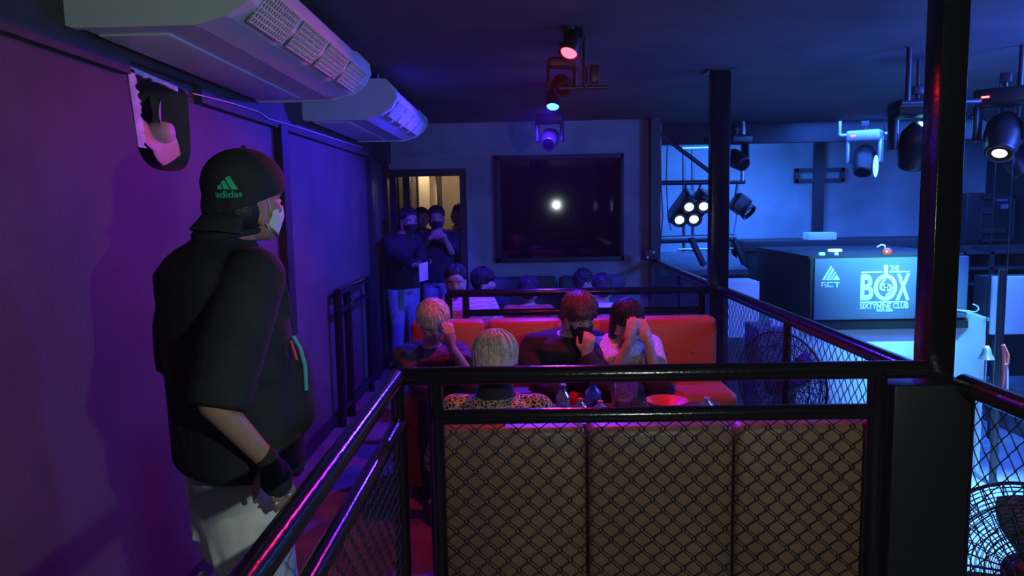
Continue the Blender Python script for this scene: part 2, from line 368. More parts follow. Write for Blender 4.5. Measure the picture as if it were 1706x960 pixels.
# ------------------------------------------------------------------ sofas
def panel_bm(x0, x1, y0, y1, z0, z1, bev=.035, tuft=False):
    return MB().box(((x0+x1)/2, (y0+y1)/2, (z0+z1)/2), (x1-x0, y1-y0, z1-z0), None, bev)
t = thing('sofa', 'tan leatherette sofa seen from behind through the wire mesh', 'sofa', (.48, 2.9, 0))
for (a, b) in ((-.30, .205), (.212, .71), (.717, 1.235)): panel_bm(a, b, 2.49, 2.64, .1, .848, .03).build('backrest', K['tan'], t)
for (a, b) in ((-.30, .205), (.212, .71), (.717, 1.235)): panel_bm(a, b, 2.65, 3.2, .25, .43, .04).build('seat_cushion', K['redl'], t)
MB().b2((-.3, 2.58, .05), (1.26, 3.18, .27), .01).build('base', K['mblack'], t)
for x in (-.25, 1.2):
    for y in (2.62, 3.13): MB().b2((x-.02, y-.02, 0), (x+.02, y+.02, .06)).build('leg', K['black'], t)
t = thing('sofa', 'long red leatherette sofa where three guests sit', 'sofa', (.235, 4.3, 0))
xs = [-.69, -.2275, .235, .6975, 1.16]
for a, b in zip(xs, xs[1:]):
    o = panel_bm(a+.003, b-.003, 4.44, 4.60, .45, .925, .04).build('backrest', K['redl'], t)
    bt = MB()
    for bx in (.33, .67): bt.ell(((a+(b-a)*bx), 4.44, .72), (.012, .006, .012))
    bt.build('button', K['redl'], o)
    panel_bm(a+.002, b-.002, 3.98, 4.46, .40, .58, .045).build('seat_cushion', K['redl'], t)
MB().b2((-.68, 4.02, .06), (1.15, 4.58, .42), .01).build('base', K['redl'], t)
for x in (-.62, 1.1):
    for y in (4.08, 4.52): MB().b2((x-.02, y-.02, 0), (x+.02, y+.02, .07)).build('leg', K['black'], t)
for (a, b, lab) in ((-.40, .345, 'dark blue sofa below the left half of the dark window'), (.36, 1.02, 'dark blue sofa below the right half of the dark window')):
    t = thing('sofa', lab, 'sofa', ((a+b)/2, 7.5, 0), 'dark sofas under the window')
    panel_bm(a, b, 7.45, 7.65, .3, .90, .05).build('backrest', K['bluel'], t)
    panel_bm(a, b, 6.95, 7.46, .2, .45, .05).build('seat_cushion', K['bluel'], t)
    MB().b2((a+.02, 6.98, .04), (b-.02, 7.62, .22)).build('base', K['mblack'], t)
    for x in (a+.06, b-.06): MB().b2((x-.02, 7.0, 0), (x+.02, 7.04, .05)).build('leg', K['black'], t)
# ------------------------------------------------------------------ drinks table
TZ = .64
t = thing('drinks_table', 'low dark table between the tan sofa and the red sofa', 'table', (.6, 3.5, 0))
MB().b2((.10, 3.24, TZ-.03), (.94, 3.60, TZ), .008).build('tabletop', K['table'], t)
for x in (.15, .89):
    for y in (3.29, 3.55): MB().b2((x-.02, y-.02, 0), (x+.02, y+.02, TZ-.03)).build('leg', K['black'], t)
def bottle(px, top_py, Y, r, m, label, h=None, band=None, group='bottles on the drinks table'):
    p = at(px, top_py, Y); h = p.z-TZ
    t = thing('bottle', label, 'bottle', (p.x, Y, TZ), group)
    prof = [(0, 0), (r, 0), (r, h*.5), (r*.92, h*.58), (r*.38, h*.76), (r*.34, h*.95), (r*.4, h*.955)]
    MB().lathe(prof, (p.x, Y, TZ), seg=20).build('glass_body', m, t)
    MB().lathe([(r*.42, h*.93), (r*.42, h), (0, h)], (p.x, Y, TZ), seg=16).build('cap', K['redp'] if band else K['steel'], t)
    if band: MB().lathe([(r*1.01, h*.15), (r*1.01, h*.42)], (p.x, Y, TZ), seg=20).build('paper_label', K[band], t)
K['bottle'] = mat('bottle_glass', (.35, .5, .55), .08, trans=.8)
K['bluebottle'] = mat('blue_bottle_glass', (.05, .12, .8), .1, trans=.5)
bottle(938, 640, 3.45, .035, K['bottle'], 'tall clear bottle on the table, leftmost of the bottles', band=None)
bottle(967, 664, 3.4, .032, K['bottle'], 'short bottle with red cap, second bottle from the left', band='redp')
bottle(1000, 668, 3.4, .032, K['bottle'], 'short bottle with red cap nearest the blue bottle', band='redp')
bottle(988, 634, 3.54, .04, K['bluebottle'], 'blue bottle on the table in front of the man in black', band=None)
bottle(1178, 662, 3.4, .032, K['bottle'], 'clear bottle standing alone at the right end of the table', band=None)
p = at(1040, 628, 3.5)
t = thing('ice_bucket', 'clear glass ice bucket on the table in front of the woman', 'ice bucket', (p.x, 3.5, TZ))
MB().lathe([(0, 0), (.055, 0), (.078, p.z-TZ), (.082, p.z-TZ+.004), (.074, p.z-TZ), (.052, .01), (0, .01)], (p.x, 3.5, TZ)).build('bucket', K['glass'], t)
ic = MB()
for i in range(12): ic.box((p.x+random.uniform(-.04, .04), 3.5+random.uniform(-.04, .04), TZ+.03+random.random()*.09), (.024,)*3, M.Rotation(random.random()*3, 3, 'X') @ M.Rotation(random.random()*3, 3, 'Z'), .003)
ic.build('ice_cubes', K['glass'], t)
MB().tube([V((p.x-.08, 3.5, p.z))+V((.16*k/8, 0, -.03*math.sin(math.pi*k/8))) for k in range(9)], .003, 8).build('handle', K['steel'], t)
p = at(1111, 680, 3.45)
t = MB().lathe([(0, 0), (.07, 0), (.095, .04), (.1, .05), (.092, .046), (.066, .008), (0, .008)], (p.x, 3.45, TZ), seg=28).build('bowl', K['redp'])
tag(t, 'round red bowl on the table right of the ice bucket', 'bowl')
for i, (px, py) in enumerate(((900, 678), (1062, 664))):
    p = at(px, py, 3.45); hh = max(.07, p.z-TZ)
    t = thing('drinking_glass', ['small tumbler near the leopard shirt', 'tumbler right of the ice bucket'][i], 'glass', (p.x, 3.4, TZ), 'tumblers on the drinks table')
    MB().lathe([(0, 0), (.028, 0), (.035, hh), (.032, hh), (.025, .012), (0, .012)], (p.x, 3.4, TZ)).build('tumbler', K['glass'], t)
# ------------------------------------------------------------------ ceiling air conditioners
def ac(y0, y1, label):
    zb = 2.18
    t = thing('air_conditioner', label, 'air conditioner', (-1.1, (y0+y1)/2, zb), 'ceiling-hung air conditioners')
    P = [(-1.39, 2.19), (-1.37, 2.18), (-1.0, 2.18), (-.90, 2.205), (-.83, 2.25), (-.795, 2.31), (-.80, 2.36), (-.86, 2.42), (-1.37, 2.44), (-1.39, 2.42)]
    MB().prism([(a, b) for a, b in P], (0, y0+.03, 0), (1, 0, 0), (0, 0, 1), (0, y1-y0-.06, 0)).build('casing', K['white'], t)
    for (a, b) in ((y0, y0+.03), (y1-.03, y1)):
        c = MB(); Q = [((x+1.1)*1.03-1.1, (z-2.31)*1.06+2.31) for x, z in P]
        c.prism(Q, (0, a, 0), (1, 0, 0), (0, 0, 1), (0, b-a, 0)); c.build('end_panel', K['white'], t)
    MB().b2((-1.36, y0+.12, 2.172), (-1.13, y1-.12, 2.181), .003).build('intake_panel', K['white'], t)
    n = 4; L = (y1-y0-.16)/n
    ux = V((-.83+.795, 0, 2.25-2.31)).normalized(); c0 = V((-.785, 0, 2.345))
    for k in range(n):
        ya = y0+.08+L*k
        lo = MB(); lo.prism([(0, 0), (.0, .0)], (0, 0, 0), (1, 0, 0), (0, 0, 1), (0, 1, 0)) if False else None
        g_ = MB()
        # louvre pocket on the sloping front
        a_ = V((-.872, 0, 2.212)); b_ = V((-.797, 0, 2.30)); nn = V((.76, 0, -.65))
        for s_ in range(7):
            q = a_.lerp(b_, s_/6)+nn*.006
            g_.b2((q.x-.005, ya+.03, q.z-.003), (q.x+.005, ya+L-.03, q.z+.003))
        for s_ in range(14):
            y = ya+.03+(L-.06)*s_/13
            g_.tube([a_+nn*.01+V((0, y, 0)), b_+nn*.01+V((0, y, 0))], .003, 6)
        g_.build('louvre', K['white'], t)
        MB().prism([(a_.x, a_.z), (b_.x, b_.z), (b_.x+.004, b_.z-.004), (a_.x+.004, a_.z-.004)], (0, ya+.03, 0), (1, 0, 0), (0, 0, 1), (0, L-.06, 0)).build('louvre_pocket', K['grille'], t)
    for y in (y0+.25, y1-.25): MB().tube([(-1.25, y, 2.43), (-1.25, y, Z_C)], .006).tube([(-.95, y, 2.4), (-.95, y, Z_C)], .006).build('hanger_rod', K['steel'], t)
    return t
ac(2.36, 4.05, 'large white air conditioner hung at the ceiling, nearer the camera')
ac(4.87, 6.46, 'white air conditioner hung at the ceiling, farther one toward the doorway')
# cable along the left wall
pts = []
for (px, py) in ((322, 156), (350, 163), (390, 173), (430, 186), (448, 198), (500, 213), (560, 232), (604, 246)):
    pts.append(atX(px, py, X_L+.042))
tag(MB().tube(pts, .0035, 8).build('cable', K['cable']), 'thin pale cable strung along the top of the left wall', 'cable')
tag(MB().tube([at(655, 268, Y_B-.02), at(700, 262, Y_B-.02), at(740, 258, Y_B-.02), at(785, 253, Y_B-.02)], .005, 8).build('cable', K['cable']), 'thin pale cable on the wall above the doorway', 'cable')
# exhaust fan in the wall
t = thing('exhaust_fan', 'small exhaust fan with pink blades set in a ragged hole of the left wall', 'fan', (X_L-.1, HY, HZ-hz))
ring = MB(); n = 64; inn = ring_pts(n, hy*.99, hz*.99, 'r')
vs = [(X_L-.002, HY+p[0], HZ+p[1]) for p in inn]+[(X_L-.29, HY+p[0]*.95, HZ+p[1]*.95) for p in inn]
ring.add(vs, [(k, (k+1) % n, n+(k+1) % n, n+k) for k in range(n)], True)
ring.build('duct', K['grey'], t)
MB().box((X_L-.285, HY, HZ), (.01, hy*2, hz*2)).build('back_shutter', K['black'], t)
lip = MB(); rr = random.Random(3)
def strip(pa, pb, wdt, n, inward):
    vs = []; fs = []
    for k in range(n+1):
        q = V(pa).lerp(V(pb), k/n); w_ = wdt*(.55+.45*rr.random())
        vs += [q, q+V(inward)*w_]
    for k in range(n): fs.append((2*k, 2*k+1, 2*k+3, 2*k+2))
    return vs, fs
for a, b, w_, n_, i_ in (((X_L+.003, HY-hy-.03, HZ+hz+.01), (X_L+.003, HY-hy+.015, HZ-hz*.55), .075, 26, (0, 1, 0)), ((X_L+.003, HY-hy-.03, HZ+hz+.02), (X_L+.003, HY+hy*.6, HZ+hz+.005), .022, 26, (0, 0, -1))):
    v_, f_ = strip(a, b, w_, n_, i_); lip.add(v_, f_); lip.add([V(q)-V((.008, 0, 0)) for q in v_], f_)
lip.build('torn_surround', K['paint'], t)
hub = V((X_L-.035, HY+.02, HZ-.02))
MB().lathe([(0, .06), (.035, .055), (.045, .02), (.045, -.05), (0, -.05)], hub, (1, 0, 0)).build('hub', K['fanp'], t)
MB().lathe([(.05, -.12), (.05, -.04), (0, -.04)], hub, (1, 0, 0)).build('motor', K['black'], t)
for k in range(3):
    b_ = MB(); a0 = math.radians((75, 195, 315)[k]); vs = []; fs = []
    for i in range(9):
        r_ = .035+.115*i/8; wd_ = .05+.07*math.sin(math.pi*min(1, i/8*.85+.1))
        for j in range(5):
            ang = a0+(j/4-.5)*wd_/r_*1.1; tw = (j/4-.5)*.05
            vs.append(hub+V((tw, math.cos(ang)*r_, math.sin(ang)*r_)))
    for i in range(8):
        for j in range(4): fs.append((i*5+j, i*5+j+1, i*5+j+6, i*5+j+5))
    b_.add(vs, fs, True); b_.add([v+V((.003, 0, 0)) for v in vs], fs, True); b_.build('blade', K['fanp'], t)
# ------------------------------------------------------------------ effect lights over the seating
def par(name, label, P, col, strength, aim, body='black', grp='lit lamps under the ceiling', r=.034, sz=.05):
    t = thing(name, label, 'light', (P.x, P.y, Z_C), grp)
    ax = (V(aim)-P).normalized(); m = mat('lit_lens_'+name, (.1, .1, .1), .3, emit=col, es=strength)
    MB().lathe([(r*1.0, .0), (r*.9, .008), (0, .012)], P, ax).build('lens', m, t)
    MB().lathe([(r*1.05, .012), (r*1.12, .0), (r*1.15, -.10), (r*.8, -.15), (0, -.16)], P-ax*.004, ax).build('can', K[body], t)
    yk = MB(); s_ = ax.cross(V((0, 0, 1))).normalized(); c = P-ax*.08
    yk.tube([c+s_*r*1.25, c+s_*r*1.3+V((0, 0, .1)), V((P.x, P.y, Z_C-.02))+V((0, 0, 0)), c-s_*r*1.3+V((0, 0, .1)), c-s_*r*1.25], .006, 8)
    yk.build('yoke', K['pipe2'], t)
    MB().lathe([(.03, -.02), (.03, 0)], (P.x, P.y, Z_C), seg=16).build('ceiling_mount', K['pipe2'], t)
    return t
EYE = V((0, 0, 1.6))
par('stage_lamp', 'red glowing effect lamp under the ceiling', RED_P, (1, .025, .04), 14, RED_P+V((-.3, -.4, -.8)), r=.042)
par('stage_lamp', 'blue glowing effect lamp under the ceiling, farther than the red one', BLUE_P, (.02, .10, 1), 16, BLUE_P+V((-.1, -.45, -.9)), r=.045)
def moving_head(label, P, s=1.0, face=(0, -1, -.3), lit=None, led=None, group='moving-head lights', m='black', hang=False):
    t = thing('moving_head_light', label, 'stage light', (P.x, P.y, P.z+.2*s), group)
    f = V(face).normalized(); side = f.cross(V((0, 0, 1))).normalized()
    R = M((side, V((0, 0, 1)).cross(side), V((0, 0, 1)))).transposed()
    MB().box(P+V((0, 0, .17*s)), (.26*s, .2*s, .09*s), R, .02*s).build('base', K[m], t)
    y_ = MB()
    for q in (-1, 1): y_.box(P+side*.12*s*q+V((0, 0, .05*s)), (.03*s, .1*s, .2*s), R, .012*s)
    y_.box(P+V((0, 0, .135*s)), (.27*s, .08*s, .03*s), R, .01*s)
    y_.build('yoke', K[m], t)
    if hang: MB().tube([P+V((0, 0, .27*s)), (P.x, P.y, Z_C)], .012, 10).build('drop_pipe', K['pipe2'], t)
    MB().lathe([(0, -.12*s), (.05*s, -.115*s), (.085*s, -.06*s), (.09*s, .02*s), (.07*s, .11*s), (.068*s, .13*s), (.055*s, .125*s)], P-V((0, 0, .02*s)), f).build('head', K['black'], t)
    lm = mat('moving_lens', (.2, .25, .3), .1, emit=lit, es=6) if lit else K['glassd']
    MB().lathe([((.034 if lit else .056)*s, .124*s), (0, .128*s)], P-V((0, 0, .02*s)), f).build('lens', lm, t)
    MB().tube([P+V((0, 0, .2*s)), P+V((0, 0, .27*s))], .012*s, 10).box(P+V((0, 0, .27*s)), (.05*s, .04*s, .05*s), R, .004).build('clamp', K['pipe2'], t)
    if led:
        d = MB().box(P+V((0, 0, .17*s))-V((R @ V((0, 1, 0))))*(-.0)+f*.0+V((f.x, f.y, 0)).normalized()*.102*s+side*.07*s, (.035*s, .006, .008*s), R)
        d.build('display', mat('red_led', (.1, 0, 0), .4, emit=(1, .05, .05), es=14), t)
    return t
moving_head('black moving-head lamp just below the red glowing lamp', at(936, 138, 4.3), .62, (.1, -1, -.5), hang=True)
moving_head('moving-head lamp lit blue just below the blue glowing lamp', at(916, 228, 5.9), .8, (-.2, -1, -.6), hang=True)
for (c_, a, b) in (((0, 0, 0), at(975, 30, 4.1), at(966, 180, 4.4)),):
    t = thing('light_bar', 'dark vertical hanging bar beside the red lamp', 'bar', (a.x, 4.1, Z_C))
    MB().tube([(a.x, 4.15, Z_C), (a.x, 4.15, 2.23)], .014).build('drop_pipe', K['pipe2'], t)
    MB().tube([(a.x-.14, 4.15, 2.235), (a.x+.12, 4.15, 2.235)], .012).build('cross_pipe', K['pipe2'], t)
    MB().box((a.x+.05, 4.12, 2.30), (.05, .05, .09), None, .006).build('junction_box', K['black'], t)
t = thing('ceiling_downlight', 'small round unlit downlight in the ceiling', 'light', at(1250, 147, 5.7))
pz = at(1250, 147, 5.7); pz.z = Z_C
MB().lathe([(.085, 0), (.09, -.008), (.07, -.01), (.06, -.004)], pz).build('rim', K['white'], t); t.location = pz
for ch in t.children: ch.data.transform(M.Translation(V((0, 0, 0))))
# ------------------------------------------------------------------ stage side: pipe truss and lamps
YT = 8.5
struct('trim_9', MB().b2((1.43, 8.72, 2.28), (6.5, 8.86, Z_C)), K['mblack'])
def P2(px, py, Y=YT): return at(px, py, Y)
t = thing('pipe_truss', 'steel pipe lighting frame hanging left of the far column', 'truss', (2.0, YT, 1.8))
def pipe(nm, a, b, r=.018, m='steel', par_=None): return MB().tube([a, b], r, 12).build(nm, K[m], par_ or t)
pipe('cross_pipe', P2(1097, 305), P2(1241, 303), .026, 'pipe2')
pipe('hanger_pipe', P2(1237, 303), V((P2(1237, 303).x, YT, Z_C)), .024)
pipe('hanger_pipe', P2(1100, 305), V((P2(1100, 305).x, YT, Z_C)), .012)
pipe('brace', P2(1098, 222), P2(1190, 292), .024, 'pipe2')
pipe('lower_tube', P2(1190, 300, YT-.05), P2(1232, 300, YT-.04), .012, 'white')
t = thing('pipe_rack', 'upright dark pipe frame fixed to the stage wall behind the lamps', 'frame', (2.2, 9.6, 0))
for x in (1139, 1154): pipe('upright', at(x, 250, 9.6), at(x, 700, 9.6), .02, 'pipe2')
pipe('top_bar', at(1136, 247, 9.6), at(1182, 246, 9.6), .022, 'steel')
pipe('cross_bar', at(1092, 400, 9.6), at(1225, 396, 9.6), .05, 'pipe2')
def blinder(label, px, py):
    c = P2(px, py); t = thing('twin_stage_lamp', label, 'stage light', (c.x, YT, c.z+.2), 'twin-lens lamps on the pipe frame')
    ax = V((-.1, -1, -.55)).normalized(); dn = V((-.45, 0, -.89)).normalized()
    dn = (dn-ax*dn.dot(ax)).normalized(); sd = ax.cross(dn)
    R = M((sd, -ax, -dn)).transposed()
    MB().box(c-ax*.10, (.17, .25, .39), R, .03).build('housing', K['black'], t)
    for q in (-.10, .09):
        h = MB().lathe([(.075, -.04), (.09, .06), (.082, .062), (.07, .03)], c+dn*q, ax).build('reflector_ring', K['black'], t)
        MB().lathe([(.052, .05), (0, .055)], c+dn*q, ax).build('lens', mat('lit_white_lens', (.4, .45, .5), .2, emit=(.6, .8, 1), es=1.6), h)
    MB().tube([c-ax*.1+V((0, 0, .14)), V((c.x+.03, YT, P2(px, 305).z))], .012, 8).build('clamp', K['pipe2'], t)
blinder('black twin-lens stage lamp left of its neighbour on the pipe frame', 1139, 353)
blinder('black twin-lens stage lamp next to the far column', 1163, 352)
c = P2(1232, 340); t = thing('par_can', 'dark boxy stage lamp hanging right of the far column', 'stage light', (c.x, YT, c.z+.15))
MB().box(c, (.17, .2, .2), M.Rotation(.6, 3, 'Y'), .02).build('housing', K['black'], t)
MB().lathe([(.09, 0), (.095, .05), (.08, .05)], c+V((.06, -.06, -.07)), (.5, -.5, -.6)).build('barn_ring', K['black'], t)
MB().tube([c+V((-.05, 0, .09)), V((c.x-.03, YT, P2(1232, 305).z))], .01, 8).build('clamp', K['pipe2'], t)
moving_head('moving-head light in the corner of the pipe frame, right of the far column', P2(1226, 262, 8.38), 1.12, (.5, -1, -.6))
YM = 8.5
mh = moving_head('moving-head light on a bracket left of the near column', at(1440, 262, YM), 1.35, (-.35, -.5, -1), None, True, m='steel')
p = at(1459, 277, YM-.2); MB().ell(p, (.03, .016, .12)).build('light_strip', mat('lit_strip_blue', (.3, .5, .7), .4, emit=(.25, .6, 1), es=1.6), mh)
t = thing('light_bracket', 'U-shaped steel bracket holding the moving-head light', 'bracket', (at(1445, 220, YM).x, YM, Z_C))
a, b = at(1399, 226, YM), at(1494, 222, YM)
for q in (a, b): pipe('upright', q, V((q.x, YM, Z_C)), .016)
pipe('cross_bar', a, b, .02)
moving_head('dark moving-head light partly behind the near column', at(1526, 235, 5.0), 1.2, (.1, .6, -1), None, True, hang=True)
moving_head('large moving-head light with red display at the right edge', at(1672, 218, 4.6), 1.15, (-.45, -.5, -.9), (1, .9, 1), True)
moving_head('moving-head light behind the large one at the right edge', at(1694, 268, 5.9), .9, (.3, -.5, -1), hang=True)
t = thing('light_bar', 'dark horizontal ceiling pipe right of the near column', 'bar', (at(1650, 172, 4.6).x, 4.6, 2.2))
pipe('cross_pipe', at(1500, 172, 4.6), at(1760, 166, 4.6), .02, 'pipe2')
for x in (1512, 1699): pipe('drop_pipe', at(x, 171, 4.6), V((at(x, 171, 4.6).x, 4.6, Z_C)), .016, 'pipe2')
tag(MB().tube([at(1473, 224, 8.48), at(1474, 200, 7.8), at(1484, 184, 7.2), at(1504, 172, 6.8), at(1508, 150, 6.4)], .006, 8).build('cable', K['black']), 'black cable looping down to the U-shaped bracket', 'cable')
tag(MB().tube([at(1618, 192, 4.7), at(1640, 198, 4.7), at(1652, 208, 4.7), at(1668, 190, 4.62), at(1672, 176, 4.6)], .006, 8).build('cable', K['black']), 'black cable hanging at the large lamp on the right edge', 'cable')
t = thing('cable', 'long thin cable hanging from the pipe frame down to the mixing desk', 'cable', P2(1224, 310))
MB().tube([P2(1231, 306), P2(1228, 340), P2(1226, 370), P2(1219, 402), P2(1212, 420)], .007, 8).build('sheath', K['steel'], t)
tag(MB().tube([P2(1112, 230), P2(1110, 300), P2(1113, 365), P2(1118, 384)], .006, 8).build('cable', K['black']), 'short black cable dangling left of the stage lamps', 'cable')
tag(MB().tube([V((P2(1099, 216, 8.3).x, 8.3, Z_C)), P2(1099, 216, 8.3), P2(1101, 300, 8.3), P2(1104, 360, 8.3), P2(1098, 430, 8.3)], .008, 8).build('cable', K['pipe2']), 'cable running down along the back wall end post', 'cable')
p = at(1082, 424, 7.75)
t = thing('junction_box', 'small dark box with lit knobs on the end post rail', 'box', (p.x, 7.75, p.z-.06))
MB().box(p, (.12, .08, .11), None, .01).build('body', K['black'], t); MB().ell(p+V((-.03, -.042, -.03)), (.016, .008, .016)).build('knob', K['steel'], t); MB().ell(p+V((.03, -.042, .02)), (.014, .008, .014)).build('knob', K['steel'], t)
# wall frame (cross shaped pipework)
YW = Y_S-.05
t = thing('wall_frame', 'dark steel post with a rectangular cross frame on the stage wall', 'frame', (at(1363, 390, YW).x, YW, 0))
a, b = at(1324, 281, YW), at(1406, 303, YW)
w_ = MB(); 
for q in ((a.x, b.z), (a.x, a.z)): pass
w_.b2((a.x, YW-.03, a.z-.05), (b.x, YW+.03, a.z)).b2((a.x, YW-.03, b.z), (b.x, YW+.03, b.z+.05)).b2((a.x, YW-.03, b.z), (a.x+.05, YW+.03, a.z)).b2((b.x-.05, YW-.03, b.z), (b.x, YW+.03, a.z))
w_.build('cross_frame', K['pipe2'], t)
c = at(1365, 240, YW); MB().b2((c.x-.07, YW-.04, -.2), (c.x+.07, YW+.03, Z_C)).build('post', K['pipe2'], t)
# ------------------------------------------------------------------ mixing desk, booth
def at_box(x0, y0, x1, y1, Y, depth, bev=0):    # a box whose front face spans the two photo corners at depth Y
    a, b = at(x0, y0, Y), at(x1, y1, Y); return MB().b2((a.x, Y, b.z), (b.x, Y+depth, a.z), bev)
t = thing('mixing_desk', 'grey sound desk with tilted screens under the hanging stage lamps', 'desk', (2.0, 8.7, Z_F))
a, b = at(1099, 448, 8.35), at(1246, 458, 8.35)
MB().prism([(0, 0), (0, .06), (.8, .22), (.8, 0)], (a.x, 8.35, b.z), (0, 1, 0), (0, 0, 1), (b.x-a.x, 0, 0)).build('sloped_top', K['grey'], t)
MB().b2((a.x+.02, 8.4, Z_F), (b.x-.02, 9.1, b.z)).build('cabinet', K['mblack'], t)
def slab(nm, p0, p1, p2, th, m, par_):
    p0, p1, p2 = V(p0), V(p1), V(p2); n_ = (p1-p0).cross(p2-p0).normalized()*th
    MB().prism([(0, 0), (1, 0), (1, 1), (0, 1)], p0, p1-p0, p2-p0, n_).build(nm, m, par_)
for (x0, y0, x1, y1, lab) in ((1150, 398, 1172, 444, 'slim black tilted stand on the sound desk, left of the far column'), (1222, 400, 1240, 442, 'slim black tilted stand on the sound desk, right of the far column')):
    q0 = at(x0, y0, 8.28); q1 = at(x1, y1, 8.2)
    s_ = thing('tilted_stand', lab, 'stand', q1, 'tilted stands on the sound desk')
    slab('board', q0+V((-.03, 0, 0)), q1+V((-.03, 0, 0)), q0+V((.04, .12, 0)), .03, K['black'], s_)
    MB().tube([q0+V((.02, .06, 0)), q1+V((.05, .2, -.02))], .01, 8).build('strut', K['pipe2'], s_)
t = thing('equipment_rail', 'thin bright horizontal rail above the sound desk', 'rail', at(1190, 415, 9.3))
pipe('bar', at(1130, 416, 9.3), at(1262, 414, 9.3), .016); pipe('upright', at(1250, 414, 9.3), at(1250, 470, 9.3), .014); pipe('upright', at(1131, 416, 9.3), at(1131, 440, 9.3), .014)
t = thing('dj_booth', 'dark booth carrying the grey sign with white lettering', 'booth', (3.0, 7.6, Z_F))
a, b = at(1356, 431, 7.0), at(1607, 529, 7.0)
bx0, bx1, bz0, bz1 = a.x, b.x, b.z, a.z
MB().b2((bx0-.03, 7.0, bz0-.05), (bx1, 8.6, bz1+.0)).build('body', K['mblack'], t)
sg = MB().b2((bx0, 6.97, bz0), (bx1, 7.0, bz1), .004).build('sign_board', K['sign'], t)
MB().b2((bx0-.02, 6.94, bz0-.09), (bx1, 7.0, bz0-.02)).build('lower_rail', K['black'], t)
MB().b2((bx0-.03, 7.05, bz1), (bx1, 8.62, bz1+.02)).build('worktop', K['mblack'], t)
YS_ = 6.966
def sp(cx, cy): return at(1350+cx*170/1419, 425+cy*115/960, 6.97)          # sign crop -> sign plane
def sign_text(txt, x0, y0, x1, y1, bold=.018, nm='lettering'):
    A, B = sp(x0, y0), sp(x1, y1); mb = MB()
    fit_text(mb, txt, lambda u, v, w: (A.x+(B.x-A.x)*u, YS_-.003*w, B.z+(A.z-B.z)*v), bold); mb.build(nm, K['letter'], sg)
def sign_poly(polys, nm):
    mb = MB()
    for pl in polys:
        q = [sp(*p) for p in pl]; mb.prism([(p.x, p.z) for p in q], (0, YS_, 0), (1, 0, 0), (0, 0, 1), (0, -.003, 0))
    mb.build(nm, K['letter'], sg)
sign_text('B', 700, 268, 868, 632, .035); sign_text('X', 1195, 260, 1375, 625, .035); sign_text('THE', 1108, 148, 1228, 215)
sign_text('SIXTYNINE CLUB', 688, 672, 1358, 740); sign_text('SIGN 2020', 918, 750, 1140, 785)
sign_text('6', 962, 325, 1072, 500, .008); sign_text('9', 1022, 400, 1130, 570, .008)
ringm = MB(); c0 = sp(1040, 450); rx = sp(1202, 450).x-c0.x; rz = c0.z-sp(1040, 635).z
vs = []; n = 48
for f_, yy in ((1, YS_), (.66, YS_), (.66, YS_-.003), (1, YS_-.003)):
    vs += [(c0.x+rx*(f_ if f_ == 1 else .655)*math.cos(2*math.pi*k/n), yy, c0.z+rz*(1 if f_ == 1 else .70)*math.sin(2*math.pi*k/n)) for k in range(n)]
ringm.add(vs, [(j*n+k, j*n+(k+1) % n, ((j+1) % 4)*n+(k+1) % n, ((j+1) % 4)*n+k) for j in range(4) for k in range(n)])
ringm.build('round_letter', K['letter'], sg)
sign_poly([[(1020, 140), (1075, 140), (1075, 290), (1020, 290)], [(705, 232), (1000, 225), (1000, 245), (705, 252)], [(1092, 224), (1375, 220), (1375, 240), (1092, 244)], [(688, 648), (1345, 640), (1345, 658), (688, 668)]], 'logo_bars')
sign_poly([[(155, 350), (285, 145), (300, 165), (200, 350)], [(212, 350), (312, 175), (330, 205), (250, 350)], [(240, 330), (265, 350), (245, 352)], [(262, 350), (335, 232), (352, 245), (290, 350)], [(302, 350), (362, 268), (405, 335), (398, 350)], [(365, 268), (345, 245), (335, 215), (380, 300)]], 'triangle_emblem')
sign_poly([[(150, 375), (218, 375), (218, 388), (165, 388), (165, 440), (150, 440)], [(180, 408), (218, 408), (218, 455), (205, 455), (205, 420), (180, 420)], [(232, 375), (310, 375), (310, 388), (246, 388), (246, 430), (312, 430), (312, 445), (232, 445)], [(322, 375), (408, 375), (408, 388), (378, 388), (378, 450), (360, 450), (360, 388), (322, 388)]], 'emblem_lettering')
t = tag(at_box(1319, 541, 1584, 800, 7.12, .5, .01).build('bar_counter', K['board']), 'white front counter lit bright under the booth sign', 'counter')
t.location.z += 0
t = thing('back_table', 'long dark table behind the sign on the stage', 'table', (3.5, 9.0, Z_F))
a, b = at(1238, 402, 8.9), at(1590, 414, 8.9); MB().b2((a.x, 8.9, b.z), (b.x, 9.5, a.z), .01).build('tabletop', K['mblack'], t)
for x in (a.x+.05, b.x-.05):
    for y in (8.95, 9.45): MB().b2((x-.03, y-.03, Z_F), (x+.03, y+.03, b.z)).build('leg', K['black'], t)
MB().b2((a.x+.05, 8.93, b.z-.6), (b.x-.05, 8.96, b.z)).build('apron', K['mblack'], t)
t = tag(at_box(1348, 388, 1394, 401, 8.95, .2, .008).build('white_box', K['board']), 'white box standing on the long dark table', 'box')
t = tag(at_box(1383, 416, 1403, 420, 7.6, .06, .003).build('strip_lamp', mat('lit_strip', (.8, .9, 1), .4, emit=(.5, .8, 1), es=1.2)), 'small bright white strip on the booth top', 'lamp')
t.location.z = bz1+.02
p = at(1484, 421, 7.05)
t = thing('red_lamp', 'round red lamp clipped on the booth top edge', 'lamp', (p.x, 7.12, bz1+.02))
MB().ell((p.x, 7.12, p.z), (.048, .04, .042)).build('globe', K['redp'], t); MB().lathe([(.03, 0), (.03, .02)], (p.x, 7.12, bz1+.02)).build('base', K['black'], t)
MB().tube([at(1461, 412, 7.15), at(1468, 408, 7.15), at(1474, 409, 7.13), at(1475, 418, 7.12), V((at(1475, 418, 7.12).x, 7.12, bz1+.02))], .008, 8).build('bent_arm', K['steel'], t)
